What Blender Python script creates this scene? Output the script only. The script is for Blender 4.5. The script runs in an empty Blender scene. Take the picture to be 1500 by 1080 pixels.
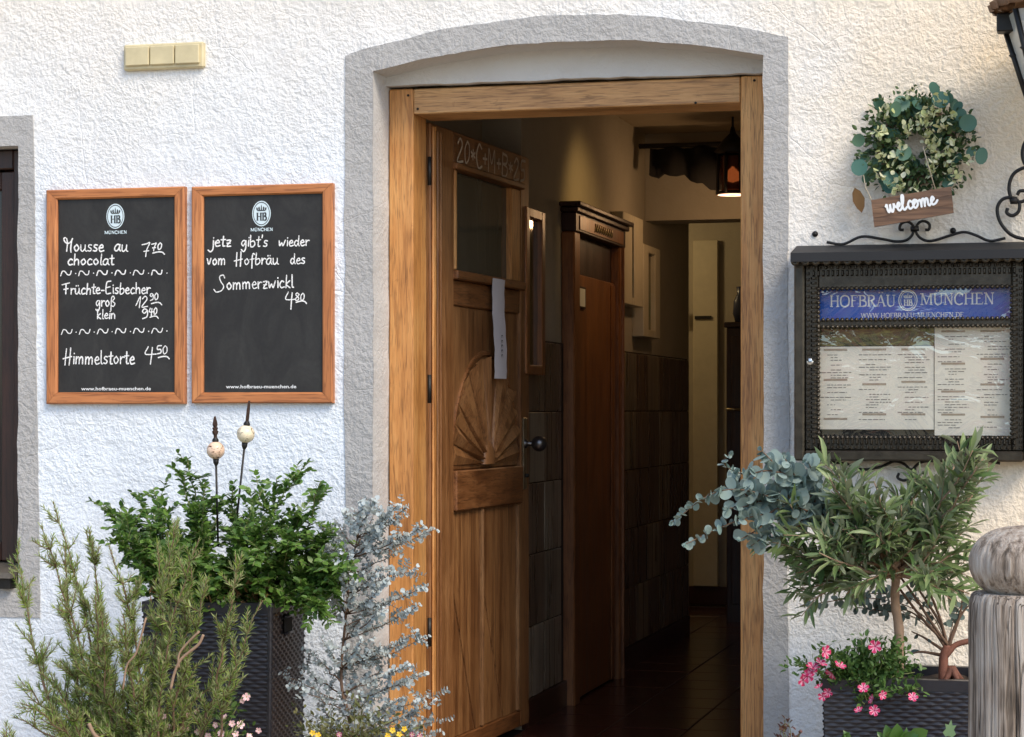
import bpy, math, random
from mathutils import Vector, Matrix, noise
R = math.radians
scene = bpy.context.scene

# ------------------------------------------------------------------ camera, sky, sun, exposure
YAW, FPX, CAM = R(14.5), 3208.0, Vector((0.0, -6.36, 1.17))
cam_data = bpy.data.cameras.new('camera'); cam = bpy.data.objects.new('camera', cam_data)
scene.collection.objects.link(cam); scene.camera = cam
cam.location = CAM; cam.rotation_euler = (R(90), 0, YAW)
cam_data.sensor_width = 36; cam_data.lens = 36 * FPX / 1500; cam_data.shift_y = 0.04
cam_data.clip_start = 0.05; cam_data.clip_end = 800
SUN_EL, SUN_ROT = R(46), R(132)
world = bpy.data.worlds.new('World'); scene.world = world; world.use_nodes = True
wn = world.node_tree.nodes; wl = world.node_tree.links
sky = wn.new('ShaderNodeTexSky'); sky.sky_type = 'NISHITA'; sky.sun_disc = False
sky.sun_elevation = SUN_EL; sky.sun_rotation = SUN_ROT
wl.new(sky.outputs[0], wn['Background'].inputs[0]); wn['Background'].inputs[1].default_value = 0.12
sd = bpy.data.lights.new('sun', 'SUN'); sd.energy = 1.3; sd.angle = R(22); sd.color = (1.0, .86, .68)
sun = bpy.data.objects.new('sun', sd); scene.collection.objects.link(sun)
sdir = Vector((math.sin(SUN_ROT) * math.cos(SUN_EL), math.cos(SUN_ROT) * math.cos(SUN_EL), math.sin(SUN_EL)))
sun.rotation_euler = (-sdir).to_track_quat('-Z', 'Y').to_euler(); sun.location = (4, 8, 12)
scene.view_settings.view_transform = 'Standard'; scene.view_settings.look = 'None'
scene.view_settings.gamma = 1; scene.view_settings.use_curve_mapping = False
scene.view_settings.exposure = 1.22

# ------------------------------------------------------------------ helpers
def ray(u, v):
    f = Vector((-math.sin(YAW), math.cos(YAW), 0)); r = Vector((math.cos(YAW), math.sin(YAW), 0))
    return f + r * ((u - 750) / FPX) + Vector((0, 0, 1)) * ((600 - v) / FPX)
def U(u, v, Y=0.0):
    d = ray(u, v); return CAM + d * ((Y - CAM.y) / d.y)
def UX(u, v, X):
    d = ray(u, v); return CAM + d * ((X - CAM.x) / d.x)

C = scene.collection
ORI = {}
def new_obj(name, data, parent=None):
    o = bpy.data.objects.new(name, data); C.objects.link(o)
    if parent: o.parent = parent; ORI[o.name] = ORI[parent.name].copy()
    else: ORI[o.name] = Vector((0, 0, 0))
    return o
def tag(o, label=None, cat=None, group=None, kind=None):
    if label: o['label'] = label
    if cat: o['category'] = cat
    if group: o['group'] = group
    if kind: o['kind'] = kind
    return o
def thing(name, loc, label, cat, group=None):
    o = new_obj(name, None); o.location = loc; ORI[o.name] = Vector(loc); o.empty_display_size = .05
    return tag(o, label, cat, group)

class MB:
    def __init__(s): s.v = []; s.f = []; s.m = []; s.sm = []
    def add(s, vs, fs, mi=0, smooth=False):
        b = len(s.v); s.v += [tuple(p) for p in vs]
        for f in fs: s.f.append(tuple(b + i for i in f)); s.m.append(mi); s.sm.append(smooth)
        return s
    def box(s, a, b, mi=0, M=None, bev=0):
        x0, y0, z0 = a; x1, y1, z1 = b
        if x0 > x1: x0, x1 = x1, x0
        if y0 > y1: y0, y1 = y1, y0
        if z0 > z1: z0, z1 = z1, z0
        if bev:
            return s.bevbox((x0, y0, z0), (x1, y1, z1), bev, mi, M)
        vs = [Vector(p) for p in ((x0,y0,z0),(x1,y0,z0),(x1,y1,z0),(x0,y1,z0),(x0,y0,z1),(x1,y0,z1),(x1,y1,z1),(x0,y1,z1))]
        if M: vs = [M @ p for p in vs]
        return s.add(vs, [(0,3,2,1),(4,5,6,7),(0,1,5,4),(1,2,6,5),(2,3,7,6),(3,0,4,7)], mi)
    def bevbox(s, a, b, e, mi=0, M=None):
        # box with chamfered edges: 24 vertices
        vs = []; idx = {}
        lo, hi = a, b
        for cx in (0, 1):
            for cy in (0, 1):
                for cz in (0, 1):
                    c = [hi[0] if cx else lo[0], hi[1] if cy else lo[1], hi[2] if cz else lo[2]]
                    sg = [-1 if cx else 1, -1 if cy else 1, -1 if cz else 1]
                    for ax in range(3):
                        p = list(c)
                        for k in range(3):
                            if k != ax: p[k] += sg[k] * e
                        idx[(cx, cy, cz, ax)] = len(vs); vs.append(Vector(p))
        I = idx; fs = []
        def q(*k): fs.append(tuple(I[x] for x in k))
        for c in (0, 1):
            a0 = [(c,0,0,0),(c,1,0,0),(c,1,1,0),(c,0,1,0)]
            b0 = [(0,c,0,1),(1,c,0,1),(1,c,1,1),(0,c,1,1)]
            c0 = [(0,0,c,2),(1,0,c,2),(1,1,c,2),(0,1,c,2)]
            if c: q(*a0); q(*b0[::-1]); q(*c0)
            else: q(*a0[::-1]); q(*b0); q(*c0[::-1])
        for p in (0, 1):
            for r in (0, 1):
                q((p,r,0,0),(p,r,1,0),(p,r,1,1),(p,r,0,1))
                q((p,0,r,0),(p,1,r,0),(p,1,r,2),(p,0,r,2))
                q((0,p,r,1),(1,p,r,1),(1,p,r,2),(0,p,r,2))
        for cx in (0,1):
            for cy in (0,1):
                for cz in (0,1): q((cx,cy,cz,0),(cx,cy,cz,1),(cx,cy,cz,2))
        if M: vs = [M @ p for p in vs]
        return s.add(vs, fs, mi)
    def tube(s, pts, rad, n=6, mi=0, cap=True):
        pts = [Vector(p) for p in pts]; k = len(pts)
        if not hasattr(rad, '__len__'): rad = [rad] * k
        t0 = (pts[1] - pts[0]).normalized()
        a = t0.orthogonal().normalized(); vs = []; fs = []
        for i, p in enumerate(pts):
            t = (pts[min(i + 1, k - 1)] - pts[max(i - 1, 0)])
            t = t.normalized() if t.length > 1e-9 else t0
            a = (a - t * a.dot(t)); a = a.normalized() if a.length > 1e-6 else t.orthogonal().normalized()
            b = t.cross(a)
            for j in range(n):
                w = 2 * math.pi * j / n; vs.append(p + (a * math.cos(w) + b * math.sin(w)) * rad[i])
        for i in range(k - 1):
            for j in range(n):
                fs.append((i*n+j, i*n+(j+1)%n, (i+1)*n+(j+1)%n, (i+1)*n+j))
        if cap: fs += [tuple(range(n))[::-1], tuple((k-1)*n+j for j in range(n))]
        return s.add(vs, fs, mi, True)
    def lathe(s, prof, c=(0,0,0), n=24, mi=0, M=None, fr=None, smooth=True):
        vs = []; fs = []; c = Vector(c)
        for i, (r, z) in enumerate(prof):
            for j in range(n):
                w = 2 * math.pi * j / n; q = r * (fr(w, z, i) if fr else 1)
                p = Vector((q * math.cos(w), q * math.sin(w), z)); vs.append((M @ p if M else p) + c)
        for i in range(len(prof) - 1):
            for j in range(n): fs.append((i*n+j, i*n+(j+1)%n, (i+1)*n+(j+1)%n, (i+1)*n+j))
        return s.add(vs, fs, mi, smooth)
    def quad(s, a, b, c, d, mi=0): return s.add([a, b, c, d], [(0, 1, 2, 3)], mi)
    def prism(s, poly, off, mi=0):
        # closed polygon (list of Vector) extruded along off
        n = len(poly); off = Vector(off); vs = [Vector(p) for p in poly] + [Vector(p) + off for p in poly]
        fs = [tuple(range(n)), tuple(range(2*n-1, n-1, -1))] + [(i, n+i, n+(i+1)%n, (i+1)%n) for i in range(n)]
        return s.add(vs, fs, mi)
    def mesh(s, name, mats, o=(0, 0, 0)):
        me = bpy.data.meshes.new(name); o = Vector(o)
        me.from_pydata([(p[0]-o.x, p[1]-o.y, p[2]-o.z) for p in s.v], [], s.f)
        for m in (mats if isinstance(mats, (list, tuple)) else [mats]): me.materials.append(m)
        me.polygons.foreach_set('material_index', s.m); me.polygons.foreach_set('use_smooth', s.sm)
        me.update(); return me
    def build(s, name, mats, parent=None, kind=None):
        o = ORI[parent.name] if parent else Vector((0, 0, 0))
        ob = new_obj(name, s.mesh(name, mats, o), parent)
        if kind: ob['kind'] = kind
        return ob

def inst(name, me, parent, M):
    o = bpy.data.objects.new(name, me); C.objects.link(o); o.parent = parent
    o.matrix_local = Matrix.Translation(-ORI[parent.name]) @ M
    return o

# ------------------------------------------------------------------ materials
def mat(name, base=(.5,.5,.5), rough=.6, metal=0, spec=None):
    m = bpy.data.materials.new(name); m.use_nodes = True; b = m.node_tree.nodes['Principled BSDF']
    b.inputs['Base Color'].default_value = (*base, 1); b.inputs['Roughness'].default_value = rough
    b.inputs['Metallic'].default_value = metal
    if spec is not None: b.inputs['Specular IOR Level'].default_value = spec
    return m
def N(m, t, **kw):
    n = m.node_tree.nodes.new(t)
    for k, v in kw.items():
        if k in n.inputs.keys(): n.inputs[k].default_value = v
        else: setattr(n, k, v)
    return n
def L(m, a, b): m.node_tree.links.new(a, b)
def P(m): return m.node_tree.nodes['Principled BSDF']
def ramp(m, fac, stops):
    r = N(m, 'ShaderNodeValToRGB'); e = r.color_ramp.elements
    while len(e) < len(stops): e.new(.5)
    for i, (p, c) in enumerate(stops): e[i].position = p; e[i].color = (*c, 1) if len(c) == 3 else c
    L(m, fac, r.inputs[0]); return r.outputs[0]
def coords(m, scale=(1,1,1), rot=(0,0,0), out='Object'):
    t = N(m, 'ShaderNodeTexCoord'); mp = N(m, 'ShaderNodeMapping'); L(m, t.outputs[out], mp.inputs[0])
    mp.inputs['Scale'].default_value = scale; mp.inputs['Rotation'].default_value = rot; return mp.outputs[0]
def noi(m, vec, scale, detail=4, rough=.55, dist=0):
    n = N(m, 'ShaderNodeTexNoise'); L(m, vec, n.inputs['Vector']); n.inputs['Scale'].default_value = scale
    n.inputs['Detail'].default_value = detail; n.inputs['Roughness'].default_value = rough
    n.inputs['Distortion'].default_value = dist; return n.outputs[0]
def bump(m, h, strength=.4, dist=.01, prev=None):
    b = N(m, 'ShaderNodeBump'); b.inputs['Strength'].default_value = strength; b.inputs['Distance'].default_value = dist
    L(m, h, b.inputs['Height'])
    if prev: L(m, prev, b.inputs['Normal'])
    L(m, b.outputs[0], P(m).inputs['Normal']); return b.outputs[0]
def mth(m, op, a, b=None):
    n = N(m, 'ShaderNodeMath', operation=op)
    for i, x in enumerate((a, b)):
        if x is None: continue
        if isinstance(x, (int, float)): n.inputs[i].default_value = x
        else: L(m, x, n.inputs[i])
    return n.outputs[0]
def mixc(m, fac, a, b, mode='MIX'):
    n = N(m, 'ShaderNodeMix', data_type='RGBA', blend_type=mode)
    for s_, x in ((n.inputs[0], fac), (n.inputs[6], a), (n.inputs[7], b)):
        if isinstance(x, (int, float)): s_.default_value = x
        elif isinstance(x, tuple): s_.default_value = (*x, 1)
        else: L(m, x, s_)
    return n.outputs[2]

def wood(name, dark, mid, light, axis='z', rough=.5, fine=60, streak=1.0, knots=True, bmp=.25):
    m = mat(name, mid, rough)
    k = {'x': (.05, 1, 1), 'y': (1, .05, 1), 'z': (1, 1, .05)}[axis]
    oi = N(m, 'ShaderNodeObjectInfo')
    tc = N(m, 'ShaderNodeTexCoord'); ad = N(m, 'ShaderNodeVectorMath', operation='ADD')
    sc = N(m, 'ShaderNodeVectorMath', operation='SCALE'); L(m, oi.outputs['Random'], sc.inputs['Scale'])
    sc.inputs[0].default_value = (7.1, 3.3, 5.7)
    L(m, tc.outputs['Object'], ad.inputs[0]); L(m, sc.outputs[0], ad.inputs[1])
    mp = N(m, 'ShaderNodeMapping'); L(m, ad.outputs[0], mp.inputs[0]); mp.inputs['Scale'].default_value = k
    v = mp.outputs[0]
    n1 = noi(m, v, 14, 3, .6, 1.2); n2 = noi(m, v, fine * 2.2, 5, .7, .3); n3 = noi(m, ad.outputs[0], 3.5, 3, .6)
    s_ = mth(m, 'ADD', mth(m, 'MULTIPLY', n1, .55 * streak), mth(m, 'MULTIPLY', n2, .45))
    s_ = mth(m, 'ADD', s_, mth(m, 'MULTIPLY', mth(m, 'SUBTRACT', n3, .5), .45))
    col = ramp(m, s_, [(.28, dark), (.47, mid), (.66, light)])
    pores = ramp(m, noi(m, v, fine * 5, 2, .5), [(.36, (.35, .32, .3)), (.46, (1, 1, 1))])
    col = mixc(m, .6, col, pores, 'MULTIPLY')
    lines = ramp(m, noi(m, v, 30, 2, .5, .4), [(.470, (1, 1, 1)), (.49, (.55, .5, .46)), (.51, (1, 1, 1))])
    col = mixc(m, .7, col, lines, 'MULTIPLY')
    scuff = ramp(m, noi(m, ad.outputs[0], 28, 5, .75, .5), [(.62, (1, 1, 1)), (.70, (.62, .58, .55))])
    L(m, mixc(m, .6, col, scuff, 'MULTIPLY'), P(m).inputs['Base Color'])
    rr = ramp(m, n1, [(.3, (rough*.85,)*3), (.7, (min(1, rough*1.25),)*3)]); L(m, rr, P(m).inputs['Roughness'])
    bump(m, s_, bmp, .003)
    return m

def stucco(name, base, dirt, strength=.9, scale=1.0, warm_glow=False):
    m = mat(name, base, .92, spec=.2)
    v = coords(m, (1, 1, 1))
    warp = N(m, 'ShaderNodeTexNoise'); L(m, v, warp.inputs['Vector']); warp.inputs['Scale'].default_value = 14 * scale; warp.inputs['Detail'].default_value = 2
    off = N(m, 'ShaderNodeVectorMath', operation='MULTIPLY_ADD'); L(m, warp.outputs['Color'], off.inputs[0])
    off.inputs[1].default_value = (.022, .022, .022); L(m, v, off.inputs[2])
    a = noi(m, off.outputs[0], 30 * scale, 2, .5, .35)
    ridge = mth(m, 'SUBTRACT', 1.0, mth(m, 'MULTIPLY', mth(m, 'ABSOLUTE', mth(m, 'SUBTRACT', a, .5)), 6.0))
    ridge = mth(m, 'MAXIMUM', ridge, 0.0)
    b = noi(m, v, 75 * scale, 4, .6); c = noi(m, v, 9, 3, .6)
    big = noi(m, v, 38 * scale, 3, .6, .25)
    h = mth(m, 'ADD', mth(m, 'MULTIPLY', ridge, .28), mth(m, 'MULTIPLY', b, .62))
    h = mth(m, 'ADD', h, mth(m, 'MULTIPLY', big, 1.3)); h = mth(m, 'ADD', h, mth(m, 'MULTIPLY', c, 1.2))
    # hairline cracks
    vo = N(m, 'ShaderNodeTexVoronoi', feature='DISTANCE_TO_EDGE'); L(m, off.outputs[0], vo.inputs['Vector']); vo.inputs['Scale'].default_value = 5
    ck = ramp(m, vo.outputs['Distance'], [(0, (0, 0, 0)), (.012, (1, 1, 1))])
    gate = ramp(m, noi(m, v, 1.7, 2), [(.52, (1, 1, 1)), (.6, (0, 0, 0))])
    ckg = mth(m, 'MAXIMUM', ck, gate)
    h = mth(m, 'ADD', h, mth(m, 'MULTIPLY', ckg, .35))
    col = ramp(m, noi(m, v, 1.6, 5, .65), [(.3, dirt), (.62, base)])
    if warm_glow:   # warm light put into the wall colour, right of the door and higher up
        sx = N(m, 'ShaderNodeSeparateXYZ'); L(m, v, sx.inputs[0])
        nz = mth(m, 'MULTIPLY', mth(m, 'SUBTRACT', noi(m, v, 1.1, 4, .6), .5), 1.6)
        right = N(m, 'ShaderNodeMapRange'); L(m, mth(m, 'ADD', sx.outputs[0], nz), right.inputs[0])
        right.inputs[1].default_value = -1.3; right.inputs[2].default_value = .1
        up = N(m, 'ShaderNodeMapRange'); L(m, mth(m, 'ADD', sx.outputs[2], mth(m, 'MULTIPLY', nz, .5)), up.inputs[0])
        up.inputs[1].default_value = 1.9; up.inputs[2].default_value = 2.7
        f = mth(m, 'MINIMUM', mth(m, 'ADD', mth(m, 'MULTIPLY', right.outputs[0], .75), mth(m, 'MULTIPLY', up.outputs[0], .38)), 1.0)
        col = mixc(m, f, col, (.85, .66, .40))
    pits = ramp(m, h, [(.9, (.86, .85, .83)), (1.5, (1, 1, 1))])
    L(m, mixc(m, .45, col, pits, 'MULTIPLY'), P(m).inputs['Base Color'])
    var = ramp(m, noi(m, v, 2.6, 3, .6), [(.3, (.35,) * 3), (.68, (1.0,) * 3)])
    h = mth(m, 'MULTIPLY', h, var)
    bump(m, h, strength, .03)
    return m

def leafmat(name, c1, c2, under=None, rough=.45, trans=.35, spec=.4):
    m = mat(name, c1, rough, spec=spec)
    g = N(m, 'ShaderNodeNewGeometry'); oi = N(m, 'ShaderNodeObjectInfo')
    r = mth(m, 'FRACT', mth(m, 'ADD', g.outputs['Random Per Island'], mth(m, 'MULTIPLY', oi.outputs['Random'], 7.3)))
    col = mixc(m, r, c1, c2)
    if under: col = mixc(m, mth(m, 'MULTIPLY', g.outputs['Backfacing'], .8), col, under)
    L(m, col, P(m).inputs['Base Color'])
    tr = N(m, 'ShaderNodeBsdfTranslucent'); L(m, col, tr.inputs['Color'])
    mx = N(m, 'ShaderNodeMixShader'); mx.inputs[0].default_value = trans
    out = m.node_tree.nodes['Material Output']
    L(m, P(m).outputs[0], mx.inputs[1]); L(m, tr.outputs[0], mx.inputs[2]); L(m, mx.outputs[0], out.inputs['Surface'])
    return m
def emis(name, col, st):
    m = mat(name, (0, 0, 0)); P(m).inputs['Emission Color'].default_value = (*col, 1); P(m).inputs['Emission Strength'].default_value = st
    return m
def painted(name, c, rough=.5, var=.25, sc=20, bmp=.1, metal=0):
    m = mat(name, c, rough, metal); v = coords(m)
    n = noi(m, v, sc, 5, .6); d = tuple(x * (1 - var) for x in c); l = tuple(min(1, x * (1 + var * .5)) for x in c)
    L(m, ramp(m, n, [(.3, d), (.7, l)]), P(m).inputs['Base Color'])
    if bmp: bump(m, noi(m, v, sc * 6, 3), bmp, .002)
    return m

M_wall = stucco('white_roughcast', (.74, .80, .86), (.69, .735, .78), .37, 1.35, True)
M_grey = stucco('grey_roughcast', (.41, .405, .395), (.35, .345, .335), .34, 1.35)
M_reveal = stucco('smooth_plaster', (.58, .575, .565), (.51, .50, .49), .22, 1.4)
M_oakz = wood('oak_upright', (.26, .10, .024), (.52, .235, .068), (.66, .36, .13), 'z')
M_oakx = wood('oak_across', (.27, .13, .045), (.50, .27, .105), (.64, .39, .175), 'x')
M_doorz = wood('old_door_upright', (.11, .040, .012), (.235, .103, .036), (.37, .185, .075), 'z', .42, 45)
M_doory = wood('old_door_across', (.08, .029, .010), (.18, .070, .022), (.29, .125, .044), 'y', .42, 45)
M_panel = wood('old_door_panel', (.08, .030, .011), (.19, .080, .028), (.34, .165, .062), 'z', .4, 30, 1.3)
M_board = wood('orange_frame_wood', (.34, .115, .034), (.50, .19, .062), (.60, .27, .10), 'z', .45, 40, .7)
M_boardx = wood('orange_frame_wood_across', (.34, .115, .034), (.50, .19, .062), (.60, .27, .10), 'x', .45, 40, .7)
M_dark = wood('dark_brown_wood', (.018, .006, .004), (.035, .012, .007), (.06, .022, .012), 'z', .4)
M_inz = wood('red_brown_wood', (.11, .036, .012), (.23, .084, .026), (.34, .135, .045), 'z', .35)
M_slate = painted('chalkboard_slate', (.0135, .0125, .0115), .62, .55, 5, .15)
def _slate():
    m = M_slate; v = coords(m, (1, 1, .5)); a = noi(m, v, 9, 5, .7, 1.5); b = noi(m, coords(m), 90, 3)
    L(m, ramp(m, mth(m, 'ADD', mth(m, 'MULTIPLY', a, .8), mth(m, 'MULTIPLY', b, .2)), [(.40, (.0125, .0115, .0105)), (.56, (.021, .020, .018)), (.70, (.030, .029, .026))]), P(m).inputs['Base Color'])
_slate()
M_chalk = mat('chalk_white', (.78, .78, .76), .95)
def _chalkfix():
    m = M_chalk; v = coords(m); n = noi(m, v, 260, 2, .6)
    L(m, ramp(m, n, [(.35, (.42, .42, .41)), (.5, (.85, .85, .83))]), P(m).inputs['Base Color'])
_chalkfix()
M_print = mat('print_white', (.80, .82, .82), .6)
M_logo = mat('print_pale_blue', (.62, .74, .78), .6)
M_ink = mat('print_ink', (.03, .035, .04), .6)
M_iron = painted('wrought_iron', (.028, .026, .024), .45, .3, 30, .2, .6)
M_bronze = painted('bronze_lacquer', (.060, .050, .036), .26, .4, 40, .25, .55)
M_ivory = painted('aged_ivory_plastic', (.58, .50, .30), .4, .18, 12, .03)
M_rattan = painted('black_plastic_rattan', (.017, .017, .022), .34, .2, 60, .1)
M_soil = painted('potting_soil', (.045, .028, .018), .95, .5, 60, .9)
# ------------------------------------------------------------------ the building front
def jit(x, a=.0025, s=9.0, o=0.0): return a * (noise.noise(Vector((x * s, o, 3.3))) * 1.6 + noise.noise(Vector((x * s * 4, o, 9.1))) * .8)
DL, DR, DC = -2.082, -.888, -1.485         # door recess
def arch(x, spring=2.20, sag=.068, w=DR - DL, c=DC):
    Rr = (w * w / 4 + sag * sag) / (2 * sag); return spring + sag - Rr + math.sqrt(max(Rr * Rr - (x - c) ** 2, 0))
WR, WL, WB, WT = -3.268, -4.35, .60, 2.01   # left window recess
GZ = -.14
front = thing('inn_building', (0, 0, GZ), 'white roughcast inn front with a grey painted band round the arched doorway', 'building')
mb = MB()
n = 60
leftp = [(DL + jit(i * 2.2 / n, o=1), 0, -.02 + i * 2.22 / n) for i in range(n + 1)]
rightp = [(DR + jit(i * 2.2 / n, o=2), 0, -.02 + i * 2.22 / n) for i in range(n + 1)]
archp = []
for i in range(n + 1):
    x = DL + (DR - DL) * i / n; archp.append((x, 0, arch(x) + jit(x, o=3)))
leftp[-1] = archp[0]; rightp[-1] = archp[-1]
wl_ = [(WR + jit(i * 1.5 / 40, .004, 8, 5), 0, WB + (WT - WB) * i / 40) for i in range(41)]
XA, XB, ZT = -7.0, 9.0, 6.4
mb.add([(XA, 0, GZ-.3), (WL, 0, GZ-.3), (WL, 0, ZT), (XA, 0, ZT)], [(0,1,2,3)])
mb.add([(WL, 0, GZ-.3), (WR, 0, GZ-.3), (WR, 0, WB), (WL, 0, WB)], [(0,1,2,3)])
mb.add([(WL, 0, WT), (WR, 0, WT), (WR, 0, ZT), (WL, 0, ZT)], [(0,1,2,3)])
def strip(xa_, pts, back=False):
    vs = []
    for p in pts: vs += [(xa_, 0, p[2]), p]
    fs = [(2*i, 2*i+1, 2*i+3, 2*i+2) if not back else (2*i+1, 2*i, 2*i+2, 2*i+3) for i in range(len(pts) - 1)]
    mb.add(vs, fs)
XM = -2.7
mb.add([(WR, 0, GZ-.3), (XM, 0, GZ-.3), (XM, 0, WB), (WR, 0, WB)], [(0,1,2,3)])
strip(XM, wl_, True)
mb.add([(WR, 0, WT), (XM, 0, WT), (XM, 0, ZT), (WR, 0, ZT)], [(0,1,2,3)])
mb.add([(XM, 0, GZ-.3), (DL, 0, GZ-.3), (DL, 0, -.02), (XM, 0, -.02)], [(0,1,2,3)])
strip(XM, leftp)
mb.add([(XM, 0, leftp[-1][2]), leftp[-1], (DL, 0, ZT), (XM, 0, ZT)], [(0,1,2,3)])
vs = []
for p in archp: vs += [p, (p[0], 0, ZT)]
mb.add(vs, [(2*i, 2*i+2, 2*i+3, 2*i+1) for i in range(n)])
mb.add([(DR, 0, GZ-.3), (XB, 0, GZ-.3), (XB, 0, -.02), (DR, 0, -.02)], [(0,1,2,3)])
strip(XB, rightp, True)
mb.add([rightp[-1], (XB, 0, rightp[-1][2]), (XB, 0, ZT), (DR, 0, ZT)], [(0,1,2,3)])
mb.add([(DL, 0, GZ-.3), (DR, 0, GZ-.3), (DR, 0, -.02), (DL, 0, -.02)], [(0,1,2,3)])
# sides, back and top close the building
mb.quad((XA, 0, GZ-.3), (XA, 0, ZT), (XA, 9, ZT), (XA, 9, GZ-.3)); mb.quad((XB, 0, GZ-.3), (XB, 9, GZ-.3), (XB, 9, ZT), (XB, 0, ZT))
mb.quad((XA, 9, GZ-.3), (XA, 9, ZT), (XB, 9, ZT), (XB, 9, GZ-.3)); mb.quad((XA, 0, ZT), (XB, 0, ZT), (XB, 9, ZT), (XA, 9, ZT))
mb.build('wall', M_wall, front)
# reveals with a softly rounded plaster arris
mr = MB()
def reveal(pts, nrm, depth=.36):
    vs = []; k = len(pts)
    prof = [(0, 0), (.006, .002), (.011, .007), (.013, .014), (.013, depth)]
    prof = [(0, 0), (-.0, .004), (0, .010), (0, depth)]
    for j, (a, y) in enumerate(prof):
        for i, p in enumerate(pts): vs.append((p[0], y, p[2]))
    fs = [(j*k+i, j*k+i+1, (j+1)*k+i+1, (j+1)*k+i) for j in range(len(prof)-1) for i in range(k-1)]
    mr.add(vs, fs)
for pp_ in (leftp, archp, rightp):
    mr = MB(); reveal(pp_, None); mr.build('reveal', M_reveal, front)
mr = MB()
reveal(wl_, None, .2); mr.quad((WL, 0, WT), (WR, 0, WT), (WR, .2, WT), (WL, .2, WT)); mr.quad((WL, 0, WB), (WR, 0, WB), (WR, .2, WB), (WL, .2, WB))
mr.quad((WL, 0, WB), (WL, .2, WB), (WL, .2, WT), (WL, 0, WT))
mr.build('reveal', M_reveal, front)
# plaster field between the arch and the door head
mt = MB(); vs = []
for i in range(n + 1): vs += [(archp[i][0], .125, 2.172 + jit(archp[i][0], .004, 5, 8)), (archp[i][0], .125, archp[i][2] + .02)]
mt.add(vs, [(2*i, 2*i+2, 2*i+3, 2*i+1) for i in range(n)])
vs2 = [(p[0], .155, p[2]) if k % 2 == 0 else p for k, p in enumerate(vs)]
mt.add([q for i in range(n + 1) for q in (vs[2*i], (vs[2*i][0], .17, vs[2*i][2]))], [(2*i, 2*i+1, 2*i+3, 2*i+2) for i in range(n)])
mt.build('plaster_field', M_reveal, front)
# grey painted band round the door
def band(inner, outer, name, y=-.004):
    m = MB(); vs = []
    for a, b in zip(inner, outer): vs += [(a[0], y, a[2]), (b[0], y, b[2]), (b[0], .001, b[2]), (a[0], .001, a[2])]
    k = len(inner); fs = []
    for i in range(k - 1):
        for j in range(4):
            fs.append((4*i+j, 4*(i+1)+j, 4*(i+1)+(j+1)%4, 4*i+(j+1)%4))
    m.add(vs, fs); ob = m.build(name, M_grey, front); return ob
OL, OR_ = -2.172, -.816
inner = leftp + archp[1:] + rightp[::-1][1:]
ol = [(OL + jit(p[2], .004, 5, 11), 0, p[2] * 2.25 / 2.20) for p in leftp]
oa = []
for i in range(n + 1):
    x = OL + (OR_ - OL) * i / n; oa.append((x, 0, arch(x, 2.252, .093, OR_ - OL, (OL + OR_) / 2) + jit(x, .004, 6, 12)))
orr = [(OR_ + jit(p[2], .004, 5, 13), 0, p[2] * 2.252 / 2.20) for p in rightp[::-1]]
band(inner, ol + oa[1:] + orr[1:], 'painted_door_band')
# grey painted band round the window (slightly crooked as in the photograph)
a, b, c_, d_ = U(49, 169), U(59, 905), U(20, 880), U(24, 200)
wi = [(WL, 0, WB)] + [wl_[0]] + wl_[1:] + [(WR - .03, 0, WT), (WL, 0, WT)]
wo = [(WL - .1, 0, b.z)] + [(b.x, 0, b.z)] + [(b.x + (a.x - b.x) * i / 40 + jit(i * .04, .003, 5, 14), 0, b.z + (a.z - b.z) * i / 40) for i in range(1, 41)] + [(a.x - .02, 0, a.z), (WL - .1, 0, a.z)]
band(wi, wo, 'painted_window_band')
# ------------------------------------------------------------------ window at the left edge
win = thing('window', (WR - .5, .1, WB), 'dark brown wooden window in the grey bordered recess at the left edge', 'window')
mb = MB(); yw = .07
mb.box((WR - .055, yw, WB + .075), (WR + .004, yw + .07, WT - .004), bev=.004); mb.box((WL + .002, yw, WB + .075), (WL + .06, yw + .07, WT - .004), bev=.004)
mb.box((WL + .06, yw, WT - .065), (WR - .055, yw + .07, WT - .004), bev=.004); mb.build('frame', M_dark, win)
for xa_, xb_ in ((WR - .50, WR - .058), (WL + .062, WR - .502)):
    mb = MB(); y0 = yw + .018
    for p, q in (((xa_, WB + .08), (xa_ + .05, WT - .07)), ((xb_ - .05, WB + .08), (xb_, WT - .07)), ((xa_ + .05, WB + .08), (xb_ - .05, WB + .14)), ((xa_ + .05, WT - .13), (xb_ - .05, WT - .07))):
        mb.box((p[0], y0, p[1]), (q[0], y0 + .045, q[1]), bev=.004)
    sash = mb.build('sash', M_dark, win)
    g = MB(); g.box((xa_ + .05, y0 + .02, WB + .14), (xb_ - .05, y0 + .024, WT - .13))
    glass = mat('window_glass', (.02, .02, .02), .03); g.build('pane', glass, sash)
mb = MB(); mb.prism([Vector((WL, .12, WB + .078)), Vector((WL, -.045, WB + .052)), Vector((WL, -.05, WB + .035)), Vector((WL, .12, WB + .035))], (WR - WL - .004, 0, 0))
M_sill = painted('weathered_sill', (.10, .085, .065), .55, .3, 20, .2); mb.build('sill', M_sill, win)
mb = MB(); mb.box((WR - .06, -.03, WB + .0), (WR - .015, .1, WB + .034)); mb.box((WL, .04, WB - .0), (WR - .06, .1, WB + .034)); mb.build('sill_bracket', M_iron, win)

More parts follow.
